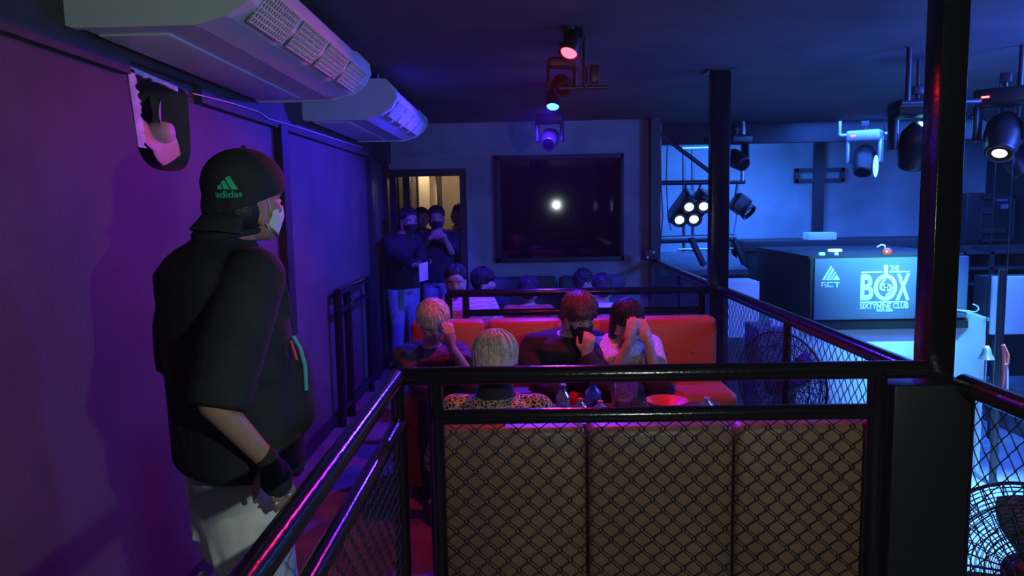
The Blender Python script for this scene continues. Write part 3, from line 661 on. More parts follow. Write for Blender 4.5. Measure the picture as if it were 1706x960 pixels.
for i, x in enumerate((1367, 1371, 1393)):
    p = at(x, 431, 7.1); tag(MB().lathe([(0, 0), (.02, 0), (.02, .02), (.012, .03), (0, .032)], (p.x, 7.1, bz1+.02), seg=16).build('small_cup', K['letter']), ['tiny white cup on the booth top, leftmost', 'tiny white cup on the booth top, middle one', 'tiny white cup on the booth top, nearest the strip lamp'][i], 'cup', 'tiny white cups on the booth')
t = thing('white_cabinet', 'white cabinet with grey lower half between far column and dark booth side', 'cabinet', (at(1240, 500, 7.2).x, 7.4, Z_F))
at_box(1212, 470, 1264, 563, 7.2, .35, .006).build('upper_door', K['board'], t); a, b = at(1212, 565, 7.22), at(1264, 565, 7.22)
MB().b2((a.x, 7.22, Z_F), (b.x, 7.55, a.z)).build('lower_door', K['grey'], t)
a, b = at(1264, 548, 6.3), at(1320, 560, 6.3)
t = thing('tall_speaker', 'tall grey cabinet behind the round cage fan', 'cabinet', ((a.x+b.x)/2, 6.5, Z_F))
MB().b2((a.x, 6.3, Z_F), (b.x, 6.7, a.z), .008).build('casing', K['grey'], t)
MB().b2((a.x+.02, 6.29, Z_F+.1), (b.x-.02, 6.3, a.z-.12)).build('front_grille', K['grey'], t)
a, b = at(1267, 536, 6.7), at(1312, 547, 6.7); tag(MB().b2((a.x, 6.42, at(1264, 548, 6.3).z), (b.x, 6.5, at(1264, 548, 6.3).z+.055)).build('small_carton', K['board']), 'low white carton on the tall grey cabinet', 'box')
# ------------------------------------------------------------------ right of the near column
t = thing('equipment_rack', 'dark equipment rack with glass door right of the near column', 'rack', (at(1655, 400, 9.6).x, 9.8, Z_F))
a, b = at(1612, 322, 9.6), at(1689, 405, 9.6)
MB().b2((a.x, 9.6, b.z), (b.x, 10.2, a.z), .01).build('cabinet', K['black'], t)
MB().b2((a.x+.1, 9.65, Z_F), (b.x-.1, 10.1, b.z)).build('pedestal', K['mblack'], t)
a, b = at(1632, 328, 9.59), at(1686, 402, 9.59)
fr = MB()
for (p0, p1) in (((a.x, b.z), (b.x, b.z+.03)), ((a.x, a.z-.03), (b.x, a.z)), ((a.x, b.z), (a.x+.03, a.z)), ((b.x-.03, b.z), (b.x, a.z))): fr.b2((p0[0], 9.56, p0[1]), (p1[0], 9.6, p1[1]))
fr.build('door_frame', K['pipe2'], t)
for (x0, y0, x1, y1) in ((1660, 331, 1679, 335), (1669, 340, 1679, 348), (1636, 345, 1652, 356), (1636, 380, 1675, 388)):
    a, b = at(x0, y0, 9.58), at(x1, y1, 9.58); MB().b2((a.x, 9.57, b.z), (b.x, 9.6, a.z)).build('equipment_panel', K['sign'] if x0 > 1655 and y0 < 350 else K['pipe2'], t)
t = thing('shelf_unit', 'dark cluttered shelf unit under the equipment rack', 'shelves', (at(1640, 500, 8.8).x, 9.0, Z_F))
a, b = at(1606, 412, 8.8), at(1760, 470, 8.8)
for y in (420, 446, 472): 
    q = at(1606, y, 8.8); MB().b2((a.x, 8.8, q.z-.03), (b.x, 9.2, q.z)).build('shelf', K['mblack'], t)
for x in (1608, 1655, 1758):
    q = at(x, 412, 8.8); MB().b2((q.x-.02, 8.8, Z_F), (q.x+.02, 9.2, q.z)).build('upright', K['pipe2'], t)
MB().b2((a.x, 9.18, Z_F), (b.x, 9.2, a.z)).build('back_panel', K['mblack'], t)
t = thing('white_cupboard', 'white-sided cupboard end beside the near column with a small top ledge', 'cupboard', (at(1602, 600, 6.9).x, 7.0, Z_F))
a, b = at(1607, 536, 6.7), at(1607, 620, 6.7)
bxx = MB().b2((bx1+.01, 6.75, Z_F), (bx1+.05, 7.3, a.z)).build('side_panel', K['board'], t)
q = at(1644, 536, 6.75); MB().b2((bx1+.01, 6.72, a.z), (q.x, 7.3, a.z+.03)).build('ledge', K['board'], t); 
MB().b2((bx1+.05, 7.2, Z_F), (q.x, 7.28, a.z)).build('back_panel', K['mblack'], t)
p = at(1610, 534, 6.9)
tag(MB().tube([p+V((.16*math.cos(k/3)*(1-.02*k), .05*math.sin(k/3), .02+.004*k+.05*abs(math.sin(k/5)))) for k in range(22)], .006, 8).build('cord', K['letter']), 'tangled white cord lying on the cupboard ledge', 'cord')
t = thing('display_panel', 'pale square board hanging at the right edge of the photo', 'board', (at(1690, 555, 7.6).x, 7.6, 1.0))
a, b = at(1655, 461, 7.6), at(1770, 556, 7.6)
MB().b2((a.x, 7.6, b.z), (b.x, 7.63, a.z), .004).build('face', K['board'], t); MB().b2((a.x-.07, 7.631, b.z), (b.x, 7.8, a.z)).build('frame', K['mblack'], t)
for x in (a.x+.1, b.x-.1): MB().tube([(x, 7.7, Z_F), (x, 7.7, b.z)], .02).build('stand_leg', K['pipe2'], t)
p = at(1643, 598, 5.6)
t = thing('brass_bell', 'small bell hanging with a pale pull cord under the ledge', 'bell', (p.x, 5.6, p.z))
h_ = at(1643, 576, 5.6).z-p.z
MB().lathe([(.055, 0), (.05, h_*.12), (.035, h_*.4), (.028, h_*.75), (.015, h_*.98), (0, h_)], p).build('bell_body', K['steel'], t)
MB().tube([p+V((0, 0, h_)), at(1643, 556, 5.6), V((p.x, 5.6, Z_C))], .004, 8).build('hanging_cord', K['black'], t)
MB().tube([p, at(1642, 620, 5.6), at(1640, 645, 5.6)], .006, 8).build('pull_cord', K['letter'], t)
t = thing('red_strap', 'red strap looped and hanging beside the bell', 'strap', at(1674, 600, 5.6))
MB().tube([at(1671, 575, 5.6), at(1673, 590, 5.6), at(1672, 620, 5.6), at(1669, 652, 5.6)], .012, 8).tube([at(1671, 575, 5.6), at(1678, 590, 5.6), at(1679, 606, 5.6), at(1673, 608, 5.6)], .014, 8).build('webbing', mat('red_webbing', (.8, .16, .1), .6), t)
MB().tube([at(1678, 606, 5.6), at(1678, 655, 5.6)], .008, 8).build('tail', K['board'], t)
MB().tube([at(1671, 575, 5.6), V((at(1671, 575, 5.6).x, 5.6, Z_C))], .004, 8).build('hanging_line', K['black'], t)
t = thing('floor_pole', 'grey upright pole behind the red strap', 'pole', (at(1690, 600, 6.2).x, 6.2, Z_F)); pipe('tube', V((at(1690, 600, 6.2).x, 6.4, Z_F)), V((at(1690, 560, 6.2).x, 6.4, 1.0)), .03, 'pipe2')
p = at(1632, 748, 5.0); d = ray(1632, 748); p = CAM+d*((Z_F-CAM_Z)/d.z)
tag(MB().tube([V((p.x+(.16+.01*math.sin(k))*math.cos(k*.5), p.y+.16*math.sin(k*.5), Z_F+.012+.002*k)) for k in range(38)], .008, 8).build('cable_coil', K['letter']), 'coil of pale cable lying on the bright club floor', 'cable')
d = ray(1690, 720); p = CAM+d*((Z_F-CAM_Z)/d.z)
tag(MB().b2((p.x-.05, p.y-.2, Z_F), (p.x+.9, p.y+.5, Z_F+.5), .02).build('floor_monitor', K['grey']), 'dark speaker box on the club floor under the hanging strap', 'speaker')
# cage fans
def cage_fan(label, c, R, ax, group='industrial cage fans', turn=.4):
    c = V(c); ax = V(ax).normalized(); a = ax.cross(V((0, 0, 1))).normalized(); b = a.cross(ax)
    t = thing('cage_fan', label, 'fan', (c.x, c.y, Z_F), group)
    def prof(f): return ax*(.09*(1-(f*.98)**4))
    def circ(mb, r, off, w): mb.tube([c+ax*off+(a*math.cos(2*math.pi*k/48)+b*math.sin(2*math.pi*k/48))*r for k in range(49)], w, 6, False)
    cg = MB(); circ(cg, R, 0, .008); circ(cg, R*.45, .085, .003); circ(cg, R*.75, .062, .003); circ(cg, R*.75, -.062, .003)
    for k in range(17):
        f = .2+.8*k/17; q_ = prof(f).dot(ax)
        circ(cg, R*f, q_, .0017); circ(cg, R*f, -q_, .0017)
    for sgn in (1, -1):
        for k in range(28):
            a0 = 2*math.pi*k/28; pts = []
            for i in range(6):
                f = .16+.84*i/5; pts.append(c+prof(f)*sgn+(a*math.cos(a0)+b*math.sin(a0))*R*f)
            cg.tube(pts, .0028, 5, False)
    cg.build('wire_cage', K['wire'], t)
    MB().lathe([(0, .1), (R*.17, .098), (R*.17, .085)], c, ax).build('badge', K['black'], t)
    MB().lathe([(0, -.2), (.07, -.19), (.085, -.1), (.085, -.03), (.03, .03), (0, .04)], c, ax).build('motor', K['black'], t)
    for q in range(3):
        vs = []; fs = []; a0 = q*2*math.pi/3+turn
        for i in range(7):
            r_ = .06+(R*.86-.06)*i/6; wd_ = .35+.55*math.sin(math.pi*(.15+.7*i/6))
            for j in range(5):
                an = a0+(j/4-.5)*wd_; vs.append(c+ax*((j/4-.5)*.07)+(a*math.cos(an)+b*math.sin(an))*r_)
        for i in range(6):
            for j in range(4): fs.append((i*5+j, i*5+j+1, i*5+j+6, i*5+j+5))
        MB().add(vs, fs, True).add([v+ax*.003 for v in vs], fs, True).build('blade', K['sign'], t)
    q = c-ax*.14
    MB().tube([q, V((q.x, q.y, Z_F+.03))], .02).build('stand_pole', K['black'], t)
    MB().lathe([(0, .035), (.05, .035), (.2, .02), (.22, 0)], (q.x, q.y, Z_F)).build('stand_base', K['black'], t)
cage_fan('tall cage fan facing the sofas, in front of the tall grey cabinet', at(1300, 640, 5.0), .355, (-.82, -.55, 0))
cage_fan('cage fan closest to the camera at the lower right corner', at(1712, 958, 3.0), .37, (-.35, -.8, .35), turn=1.55)
# ------------------------------------------------------------------ people
UP = V((0, 0, 1))
def frame(f, up=UP):
    f = V(f).normalized(); r = f.cross(V(up)).normalized(); u = r.cross(f); return r, f, u
def hand(mb, w, d, n, side, curl=.5, s=1.0, thumb=.6, fr=.0085):
    """w wrist, d direction of the fingers, n palm normal, side +1/-1 where the thumb leaves"""
    d = V(d).normalized(); n = V(n); n = (n-d*n.dot(d)).normalized(); l = d.cross(n)*side
    R = M((l, d, n)).transposed()
    pc = V(w)+d*.05*s; mb.ell(pc, (.038*s, .05*s, .016*s), R, 16, 10); mb.ell(V(w)+d*.078*s, (.036*s, .02*s, .013*s), R, 14, 8)
    mb.limb(V(w)-d*.02*s, pc, .024*s, .022*s)
    tips = []
    for i, (o, L) in enumerate(((.028, .07), (.0095, .078), (-.0095, .073), (-.027, .058))):
        p = V(w)+d*.086*s+l*o*s; a = .12; q = p-d*.02*s
        mb.limb(q, p, fr*s, fr*s)
        for k, (ff, rr) in enumerate(((.45, 1), (.3, .93), (.25, .82))):
            a += curl*(.55+.25*k+.08*i); v = (d*math.cos(a)+n*math.sin(a)+l*o*1.6).normalized(); p2 = p+v*L*ff*s
            mb.limb(p, p2, fr*rr*s, fr*rr*.9*s); p = p2
        tips.append(p)
    p = V(w)+d*.02*s+l*.024*s; v = (l*.75+d*.65+n*.3).normalized()
    p2 = p+v*.04*s; mb.limb(p, p2, .012*s, .0105*s); v2 = (l*(.35*thumb)+d*.85+n*(.2+.6*curl)).normalized(); p3 = p2+v2*.03*s
    mb.limb(p2, p3, .0105*s, .009*s); mb.limb(p3, p3+v2*.02*s, .009*s, .0075*s)
    return tips
def head_prims(mb, c, r, f, u, s=1.0):
    c = V(c); R = M((r, f, u)).transposed()
    def P(x, y, z): return c+(r*x+f*y+u*z)*s
    def E(x, y, z, a, b, d): mb.ell(P(x, y, z), (a*s, b*s, d*s), R, 20, 14)
    E(0, -.008, .03, .075, .092, .085); E(0, .02, -.02, .064, .072, .075); E(0, .035, -.062, .048, .055, .045); E(0, .068, -.088, .024, .02, .02)
    E(0, .06, .035, .058, .03, .045)                                                         # brow
    for q in (-1, 1):
        E(.038*q, .055, -.018, .026, .028, .026); E(.07*q, -.002, -.04, .012, .02, .03)
        mb.limb(P(.014*q, .082, .022), P(.045*q, .072, .022), .009*s, .008*s)                # brow ridge
        E(.077*q, -.01, -.005, .009, .02, .033)                                              # ear
    mb.limb(P(0, .083, .012), P(0, .104, -.02), .008*s, .012*s); E(.011, .094, -.025, .009, .01, .008); E(-.011, .094, -.025, .009, .01, .008)
    E(0, .082, -.052, .022, .012, .006); E(0, .08, -.062, .02, .012, .007)                   # lips
    return P
def face_bits(P, r, f, u, root, s=1.0, lower=True):
    R = M((r, f, u)).transposed()
    for q in (-1, 1):
        eo = MB().ell(P(.031*q, .077, .005), (.014*s, .008*s, .0065*s), R, 12, 8).build('eye', K['eye'], root)
        MB().ell(P(.031*q, .0825, .005), (.0062*s, .004*s, .0062*s), R, 10, 6).build('iris', K['iris'], eo)
        MB().tube([P(.015*q, .092, .025), P(.032*q, .088, .03), P(.05*q, .073, .024)], .0035*s, 6).build('eyebrow', K['hair'], root)
    if lower: MB().ell(P(0, .0905, -.057), (.02*s, .005*s, .0075*s), R, 12, 8).build('lips', K['lip'], root)
def hair(P, r, f, u, root, m, style='short', s=1.0, voxel=.007, seed=1):
    R = M((r, f, u)).transposed(); mb = MB(); rnd = random.Random(seed)
    def E(x, y, z, a, b, d): mb.ell(P(x, y, z), (a*s, b*s, d*s), R, 20, 14)
    if style == 'short': E(0, -.018, .05, .083, .094, .083); E(0, -.045, .01, .079, .064, .075); E(0, -.06, -.035, .06, .04, .05)
    if style == 'capped': E(0, -.02, .045, .08, .09, .08); E(0, -.035, -.02, .086, .075, .078)
    if style == 'crop': E(0, -.02, .045, .08, .09, .08); E(0, -.05, .01, .074, .055, .06)
    if style == 'bowl': E(0, -.012, .05, .094, .106, .088); E(0, -.04, .005, .09, .075, .075); E(0, .055, .055, .07, .045, .04)
    if style == 'long': E(0, -.012, .05, .092, .104, .085); E(0, -.045, -.01, .088, .07, .09); E(0, -.07, -.11, .075, .045, .12); E(0, .05, .06, .068, .045, .035)
    if style == 'curly': E(0, -.02, .05, .086, .096, .085); E(0, -.045, .01, .08, .065, .07)
    nt = {'capped': 0, 'short': 60, 'crop': 20, 'bowl': 130, 'long': 90, 'curly': 110}[style]
    for i in range(nt):
        az = rnd.uniform(-math.pi, math.pi); el0 = rnd.uniform(.75, 1.35)
        front = math.cos(az) > .35                                                            # az 0 = towards the face
        A = {'short': .086, 'crop': .082, 'bowl': .098, 'long': .095, 'curly': .09}[style]
        if style == 'curly':
            th = rnd.uniform(.0, 1.9 if not front else 1.0)
            q = (math.sin(az)*math.sin(th)*A, -.015+math.cos(az)*math.sin(th)*A*1.08, .05+math.cos(th)*A*.95)
            mb.ell(P(*q), (.016*s,)*3, None, 8, 6); continue
        pts = []; end = {'short': 1.15, 'crop': 1.1, 'bowl': 1.62, 'long': 1.5}[style]
        if front: end = {'short': .85, 'crop': .75, 'bowl': 1.22, 'long': 1.1}[style]
        else: end += .55
        t0 = rnd.uniform(.05, .4); t1 = end+rnd.uniform(-.1, .12)
        for k in range(5):
            th = t0+(t1-t0)*k/4; aa = az+.15*rnd.uniform(-1, 1)*(k > 0)*.5; rr = A*(1+.03*rnd.random())
            z = .05+math.cos(th)*rr*.93
            if style == 'long' and not front and k == 4: z -= .06
            pts.append(P(math.sin(aa)*math.sin(min(th, 1.7))*rr, -.015+math.cos(aa)*math.sin(min(th, 1.7))*rr*1.08, z))
        mb.tube(pts, .011*s, 6, True, .004*s)
    o = mb.blob('hair', m, root, voxel*s, 1, .35)
    if style in ('short', 'bowl', 'long'):                                                     # fine strands over the mass
        off = wpos(root); n_ = len(o.data.vertices); from mathutils.bvhtree import BVHTree
        bv = BVHTree.FromPolygons([v.co+off for v in o.data.vertices], [tuple(p.vertices) for p in o.data.polygons]); sm = MB()
        for i in range(170):
            az = rnd.uniform(-math.pi, math.pi); pts = []; t0 = rnd.uniform(.05, .9); t1 = min(2.2, t0+rnd.uniform(.5, 1.0)); dr = rnd.uniform(-.12, .12); lift = rnd.uniform(.0, .003)
            cc = P(0, -.015, .035)
            for k in range(6):
                th = t0+(t1-t0)*k/5; aa = az+dr*k/5; d_ = (r*math.sin(aa)*math.sin(th)+f*math.cos(aa)*math.sin(th)+u*math.cos(th)).normalized()
                h_ = bv.ray_cast(cc+d_*.3, -d_)[0]
                if h_ is None: break
                pts.append(h_+d_*(.001+lift))
            if len(pts) > 2: sm.tube(pts, .0032*s, 5, True, .0012*s)
        me = o.data; bm = bmesh.new(); bm.from_mesh(me); t2 = bpy.data.meshes.new('t'); t2.from_pydata([tuple(V(p)-off) for p in sm.v], [], sm.f); bm.from_mesh(t2); bm.to_mesh(me); bm.free()
        me.polygons.foreach_set('use_smooth', [True]*len(me.polygons))
    return o
def mask(P, r, f, u, root, m, s=1.0):
    R = M((r, f, u)).transposed(); mb = MB(); vs = []; fs = []; N = 18; Hn = 8
    for i in range(N+1):
        az = -1.28+2.56*i/N
        for j in range(Hn+1):
            t = j/Hn; z = -.006-.088*t-.018*(1-t)*(abs(az)/1.28)**1.5+.03*t*(abs(az)/1.28)**2
            rad = .1-.006*abs(t-.35)*4
            x = math.sin(az)*(.072-.018*t); y = math.cos(az)*(rad+.012*math.exp(-(az/.35)**2)*(1-t))+.006
            vs.append(P(x, y, z))
    for i in range(N):
        for j in range(Hn): a = i*(Hn+1)+j; fs.append((a, a+1, a+Hn+2, a+Hn+1))
    mb.add(vs, fs, True); o = mb.build('face_mask', m, root)
    md = o.modifiers.new('thick', 'SOLIDIFY'); md.thickness = .003; md.offset = 1
    for q in (-1, 1):
        lp = MB(); lp.tube([P(.067*q, .03, -.03), P(.079*q, .01, .015), P(.083*q, -.016, .01), P(.08*q, -.012, -.03), P(.06*q, .03, -.075)], .0014*s, 6); lp.build('ear_loop', m, o)
def person(label, floor, hip, neck, face, head, look, arms, legs, top, sleeve=1, pants='bcloth', skin='skin', hair_m='hair', hstyle='short',
           mask_m=None, s=1.0, vox=.011, sh_w=.175, group=None, tilt=0, loose=.018, shoes=True, hseed=1, hair_on=True, bow=0, name='person'):
    """hip/neck/head: points; face: torso facing; look: face direction; arms: {R/L: (elbow, wrist, hand dir, palm normal, curl)}; legs: {R/L: (knee, ankle)}"""
    hip, neck, head = V(hip), V(neck), V(head)-V((0, 0, .022*s)); root = thing(name, label, 'person', (hip.x, hip.y, floor), group)
    f = V((face[0], face[1], 0)).normalized(); r = f.cross(UP)
    up = (neck-hip).normalized(); r2 = r; f2 = up.cross(r).normalized()
    hr, hf, hu = frame(look); 
    if tilt: q = M.Rotation(tilt, 3, hf); hr = q @ hr; hu = q @ hu
    B = MB()
    def st(t, a, b, off=0): return (hip.lerp(neck, t)+f2*off, r2, f2, a*s, b*s)
    def torso(mb, e, t0=0., t1=1.0):
        prof = [(-.16, .12, .09, 0), (-.08, .16, .105, 0), (.05, .165, .108, 0), (.3, .142, .1, 0.0), (.55, .155, .112, .005), (.78, .175, .115, 0), (.9, .165, .095, -.005), (.97, .11, .07, -.005), (1.03, .058, .055, 0)]
        sts = [st(t, a+e, b+e, o) for (t, a, b, o) in prof if t0 <= t <= t1+.001]
        mb.loft(sts)
    torso(B, 0, -.2, 1.1)
    B.limb(neck-up*.03, head-hu*.05*s-hf*.015*s, .056*s, .052*s)
    P = head_prims(B, head, hr, hf, hu, s)
    S_ = {}; 
    T = MB(); torso(T, loose, -.1, 1.04)
    for k, q in (('R', 1), ('L', -1)):
        sh = neck-up*.065*s+r*q*sh_w*s; S_[k] = sh
        B.limb(neck-up*.07*s+r*q*.09*s, sh, .05*s, .052*s)
        T.limb(neck-up*.07*s+r*q*.08*s, sh, .055*s+loose, .054*s+loose)
        el, wr, hd, pn, cu = arms[k]; el, wr = V(el), V(wr)
        B.limb(sh, el, .048*s, .038*s); B.limb(el, wr, .039*s, .026*s)
        hand(B, wr, hd, pn, (-q), cu, s)
        if sleeve >= 1: 
            if sleeve >= 2: T.limb(sh, el, .052*s+loose, .042*s+loose); w2 = el.lerp(wr, min(1, sleeve-1.08)); T.limb(el, w2, .042*s+loose, .03*s+loose*.9, False, True)
            else: T.limb(sh, el, .052*s+loose, .05*s+loose*1.4, False, True)
        elif sleeve > 0: T.limb(sh, sh.lerp(el, sleeve), .052*s+loose, .052*s+loose*1.4, False, True)
    PT = MB(); torso(PT, .012, -.3, .06)
    shoe = {}
    for k, q in (('R', 1), ('L', -1)):
        hp = hip-up*.04*s+r*q*.085*s; kn, an = V(legs[k][0]), V(legs[k][1])
        B.limb(hp, kn, .082*s, .054*s); B.limb(kn, an, .054*s, .036*s)
        PT.limb(hp, kn, .092*s+.006, .066*s); PT.limb(kn, kn.lerp(an, .96), .066*s, .055*s, False, True)
        ff = V(legs[k][2]) if len(legs[k]) > 2 else f
        ff = V((ff.x, ff.y, 0)).normalized(); shoe[k] = (an, ff)
        B.limb(an, an+ff*.13*s-V((0, 0, .05*s)), .034*s, .026*s)
    body = B.blob('body', K[skin], root, vox, 3)
    T.blob('shirt', K[top], root, vox*.9, 4)
    PT.blob('trousers', K[pants], root, vox*1.1, 4)
    if shoes:
        for k in ('R', 'L'):
            an, ff = shoe[k]; rr_ = ff.cross(UP); R = M((rr_, ff, UP)).transposed(); g_ = V((an.x, an.y, floor)); mb = MB()
            mb.ell(g_+ff*.06+V((0, 0, .045)), (.045, .13, .045), R); mb.limb(g_+V((0, 0, .05)), V((an.x, an.y, an.z)), .045, .045)
            mb.box(g_+ff*.055+V((0, 0, .012)), (.08, .25, .024), R, .01); mb.blob('shoe', K['black'], root, .01, 2)
    if hair_on: hair(P, hr, hf, hu, root, K[hair_m], hstyle, s, .006 if vox < .012 else .009, hseed)
    face_bits(P, hr, hf, hu, root, s, mask_m is None)
    if mask_m: mask(P, hr, hf, hu, root, K[mask_m], s)
    return root, P, (hr, hf, hu), S_
def seated_legs(hip, f, seat_z, floor, spread=.12, fl=.4, knee_z=None):
    f = V((f[0], f[1], 0)).normalized(); r = f.cross(UP); kz = knee_z or seat_z+.06; out = {}
    for k, q in (('R', 1), ('L', -1)):
        kn = V(hip)+f*fl+r*q*spread; kn.z = kz; an = kn+f*.02; an.z = floor+.09; out[k] = (kn, an)
    return out
# --- the standing man in the foreground
Y0 = 2.05
hd = at(410, 322, Y0); f0 = V((.66, .75, 0)); r0 = f0.cross(UP)
hipc = V((at(385, 775, Y0).x, Y0, .93)); nk = V((at(372, 405, Y0).x, Y0-.02, at(372, 405, Y0).z-.02))
armsM = {'R': (at(356, 672, Y0-.26), at(446, 768, Y0-.2), (.35, .15, -1), (-.6, .7, 0), .35),
         'L': (nk-f0*.02-r0*.27+V((0, 0, -.34)), nk+f0*.16-r0*.24+V((0, 0, -.56)), (.2, .2, -1), (.6, -.3, 0), .4)}
legsM = {'R': (V((hipc.x+.10, hipc.y-.05, .5)), V((hipc.x+.11, hipc.y-.04, .09))), 'L': (V((hipc.x+.01, hipc.y+.10, .5)), V((hipc.x+.02, hipc.y+.12, .09)))}
man, PM, (hr, hf, hu), SM = person('man standing by the left wall in a backward black cap, black shirt and white trousers', 0, hipc, nk, f0, hd, (.58, .81, -.06), armsM, legsM,
    'bcloth', .0, 'trous', 'skind', 'hair', 'capped', 'maskw', 1.0, .0075, .175, loose=.03)
# replace the shirt by a loose T-shirt
for ch in list(man.children):
    if ch.name.startswith('shirt') or ch.name.startswith('trousers'): bpy.data.objects.remove(ch)
T = MB()
def stl(z, cx, cy, a, b): c = V((cx, cy, z)); return (c, r0, f0, a, b)
zs = lambda py: at(400, py, Y0).z
cxp = lambda px: at(px, 500, Y0).x
T.loft([stl(zs(772), cxp(388), Y0, .20, .155), stl(zs(760), cxp(384), Y0, .205, .16), stl(zs(680), cxp(380), Y0, .205, .155), stl(zs(590), cxp(376), Y0, .205, .155),
        stl(zs(500), cxp(368), Y0, .205, .15), stl(zs(455), cxp(362), Y0-.01, .205, .135), stl(zs(425), cxp(366), Y0-.01, .16, .11), stl(zs(400), cxp(378), Y0-.01, .085, .08), stl(zs(383), cxp(388), Y0-.01, .062, .066)], 32)
for k, q in (('R', 1), ('L', -1)):
    sh = SM[k]+V((0, 0, -.0)); el = V(armsM[k][0]); T.limb(V((nk.x, nk.y, sh.z+.01)), sh, .07, .075)
    T.limb(sh, sh.lerp(el, .6), .08, .085); T.limb(sh.lerp(el, .6), el.lerp(V(armsM[k][1]), .08)+V((0, 0, 0)), .085, .078, False, True)
rn = random.Random(5)
for i in range(16):                                                       # cloth folds
    z = rn.uniform(zs(770), zs(470)); a0 = rn.uniform(-2.9, .2); pts = []
    for k in range(5):
        an = a0+k*.16; pts.append(V((cxp(378), Y0, z+k*.022*rn.choice((-1, 1))*.6))+r0*math.cos(an)*.2+f0*math.sin(an)*.15)
    T.tube(pts, .012, 8)
T.blob('t_shirt', K['bcloth'], man, .0085, 5)
hood = MB(); 
hood.tube([V((cxp(388), Y0-.01, zs(386)))+r0*math.cos(t_)*.085+f0*math.sin(t_)*.082+V((0, 0, .01*math.sin(t_))) for t_ in [2*math.pi*k/24 for k in range(25)]], .012, 10)
hood.build('collar', K['bcloth'], man)
PT = MB()
PT.loft([(V((hipc.x+.005, hipc.y, zs(775))), r0, f0, .165, .12), (V((hipc.x+.02, hipc.y, zs(860))), r0, f0, .155, .12), (V((hipc.x+.035, hipc.y, zs(920))), r0, f0, .145, .115)])
for k, q in (('R', 1), ('L', -1)):
    kn, an = legsM[k][:2]; hp = V((hipc.x+.02, hipc.y, .84))+r0*q*.07
    PT.limb(hp, kn, .10, .09); PT.limb(kn, V(an)+V((0, 0, -.02)), .09, .092, False, True)
for i in range(10):
    z = rn.uniform(.4, .85); a0 = rn.uniform(-3.0, 0); pts = [V((hipc.x+.02, hipc.y, z-k*.02))+r0*math.cos(a0+k*.2)*.153+f0*math.sin(a0+k*.2)*.118 for k in range(5)]
    PT.tube(pts, .014, 8)
for i in range(8):
    z = rn.uniform(.35, .8); a0 = rn.uniform(-2.6, -.3); PT.tube([V((hipc.x+.03, hipc.y, z-k*.06))+r0*math.cos(a0+k*.12)*.148+f0*math.sin(a0+k*.12)*.115 for k in range(5)], .013, 8)
PT.blob('trousers', K['trous'], man, .0095, 3)
# cap worn backwards
cp = MB(); R = M((hr, hf, hu)).transposed(); CC = PM(0, -.008, .045); cr = (.097, .118, .098)
cp.ell(CC, cr, R, 32, 20)
cp.limb(PM(0, -.01, .04), PM(0, -.035, -.015), .093, .088)
lowcut = PM(0, 0, -.052)
cap = cp.blob('cap', K['bcloth'], man, .006, 4)
bm = bmesh.new(); bm.from_mesh(cap.data); off = wpos(man)
cn = (hu*.93-hf*.36).normalized()                                          # trim the brim opening over the face
bmesh.ops.bisect_plane(bm, geom=bm.verts[:]+bm.edges[:]+bm.faces[:], plane_co=PM(0, 0, .004)-off, plane_no=cn, clear_inner=True); bm.to_mesh(cap.data); bm.free()
md = cap.modifiers.new('thick', 'SOLIDIFY'); md.thickness = .004
bl = MB(); vs = []; fs = []
for i in range(15):
    an = -1.15+2.3*i/14
    for j in range(6):
        rr_ = 1+.5*j/5*math.cos(an*.9)**.6 if j else 1
        x = math.sin(an)*.09*(1+.1*j/5); y = -.03-math.cos(an)*.085*rr_; z = -.036-.042*j/5-.012*(abs(an)/1.15)**2
        vs.append(PM(x, y, z))
for i in range(14):
    for j in range(5): a_ = i*6+j; fs.append((a_, a_+1, a_+7, a_+6))
bl.add(vs, fs, True); bo = bl.build('visor', K['bcloth'], cap); md = bo.modifiers.new('thick', 'SOLIDIFY'); md.thickness = .006
MB().ell(CC+hu*.098, (.008,)*3).build('button', K['bcloth'], cap)
K['logo'] = mat('green_embroidery', (.02, .55, .3), .6)
Ld = (at(384, 312, Y0-.1)-CC); Ld = Ld.normalized()
lu = (hu-Ld*hu.dot(Ld)).normalized(); lr = lu.cross(Ld) if (lu.cross(Ld)).x > 0 else Ld.cross(lu)
def on_cap(x, z, w=0):
    d_ = (Ld*.1+lr*x+lu*z); v = V((d_.dot(hr), d_.dot(hf), d_.dot(hu))); t_ = 1/math.sqrt((v.x/cr[0])**2+(v.y/cr[1])**2+(v.z/cr[2])**2)
    return CC+d_*t_+d_.normalized()*(.0035+.0015*w)
lg = MB(); fit_text(lg, 'adidas', lambda u_, v_, w_: on_cap(-.031+.062*u_, -.024+.017*v_, w_)); lg.build('cap_lettering', K['logo'], cap)
sl = MB()
def quad(pl):
    n_ = 6; c4 = pl; vs = []; fs = []
    for i in range(n_+1):
        for j in range(3):
            a_ = V(c4[0]).lerp(V(c4[3]), i/n_); b_ = V(c4[1]).lerp(V(c4[2]), i/n_); q_ = a_.lerp(b_, j/2); vs.append(on_cap(q_.x, q_.y))
    for i in range(n_):
        for j in range(2): a_ = i*3+j; fs.append((a_, a_+1, a_+4, a_+3))
    sl.add(vs, fs, True)
quad([(-.024, -.004), (-.012, -.004), (-.016, .008), (-.024, .003)])
quad([(-.009, -.004), (.004, -.004), (-.008, .018), (-.016, .012)])
quad([(.007, -.004), (.022, -.004), (.003, .028), (-.007, .022)])
sl.build('cap_emblem', K['logo'], cap)
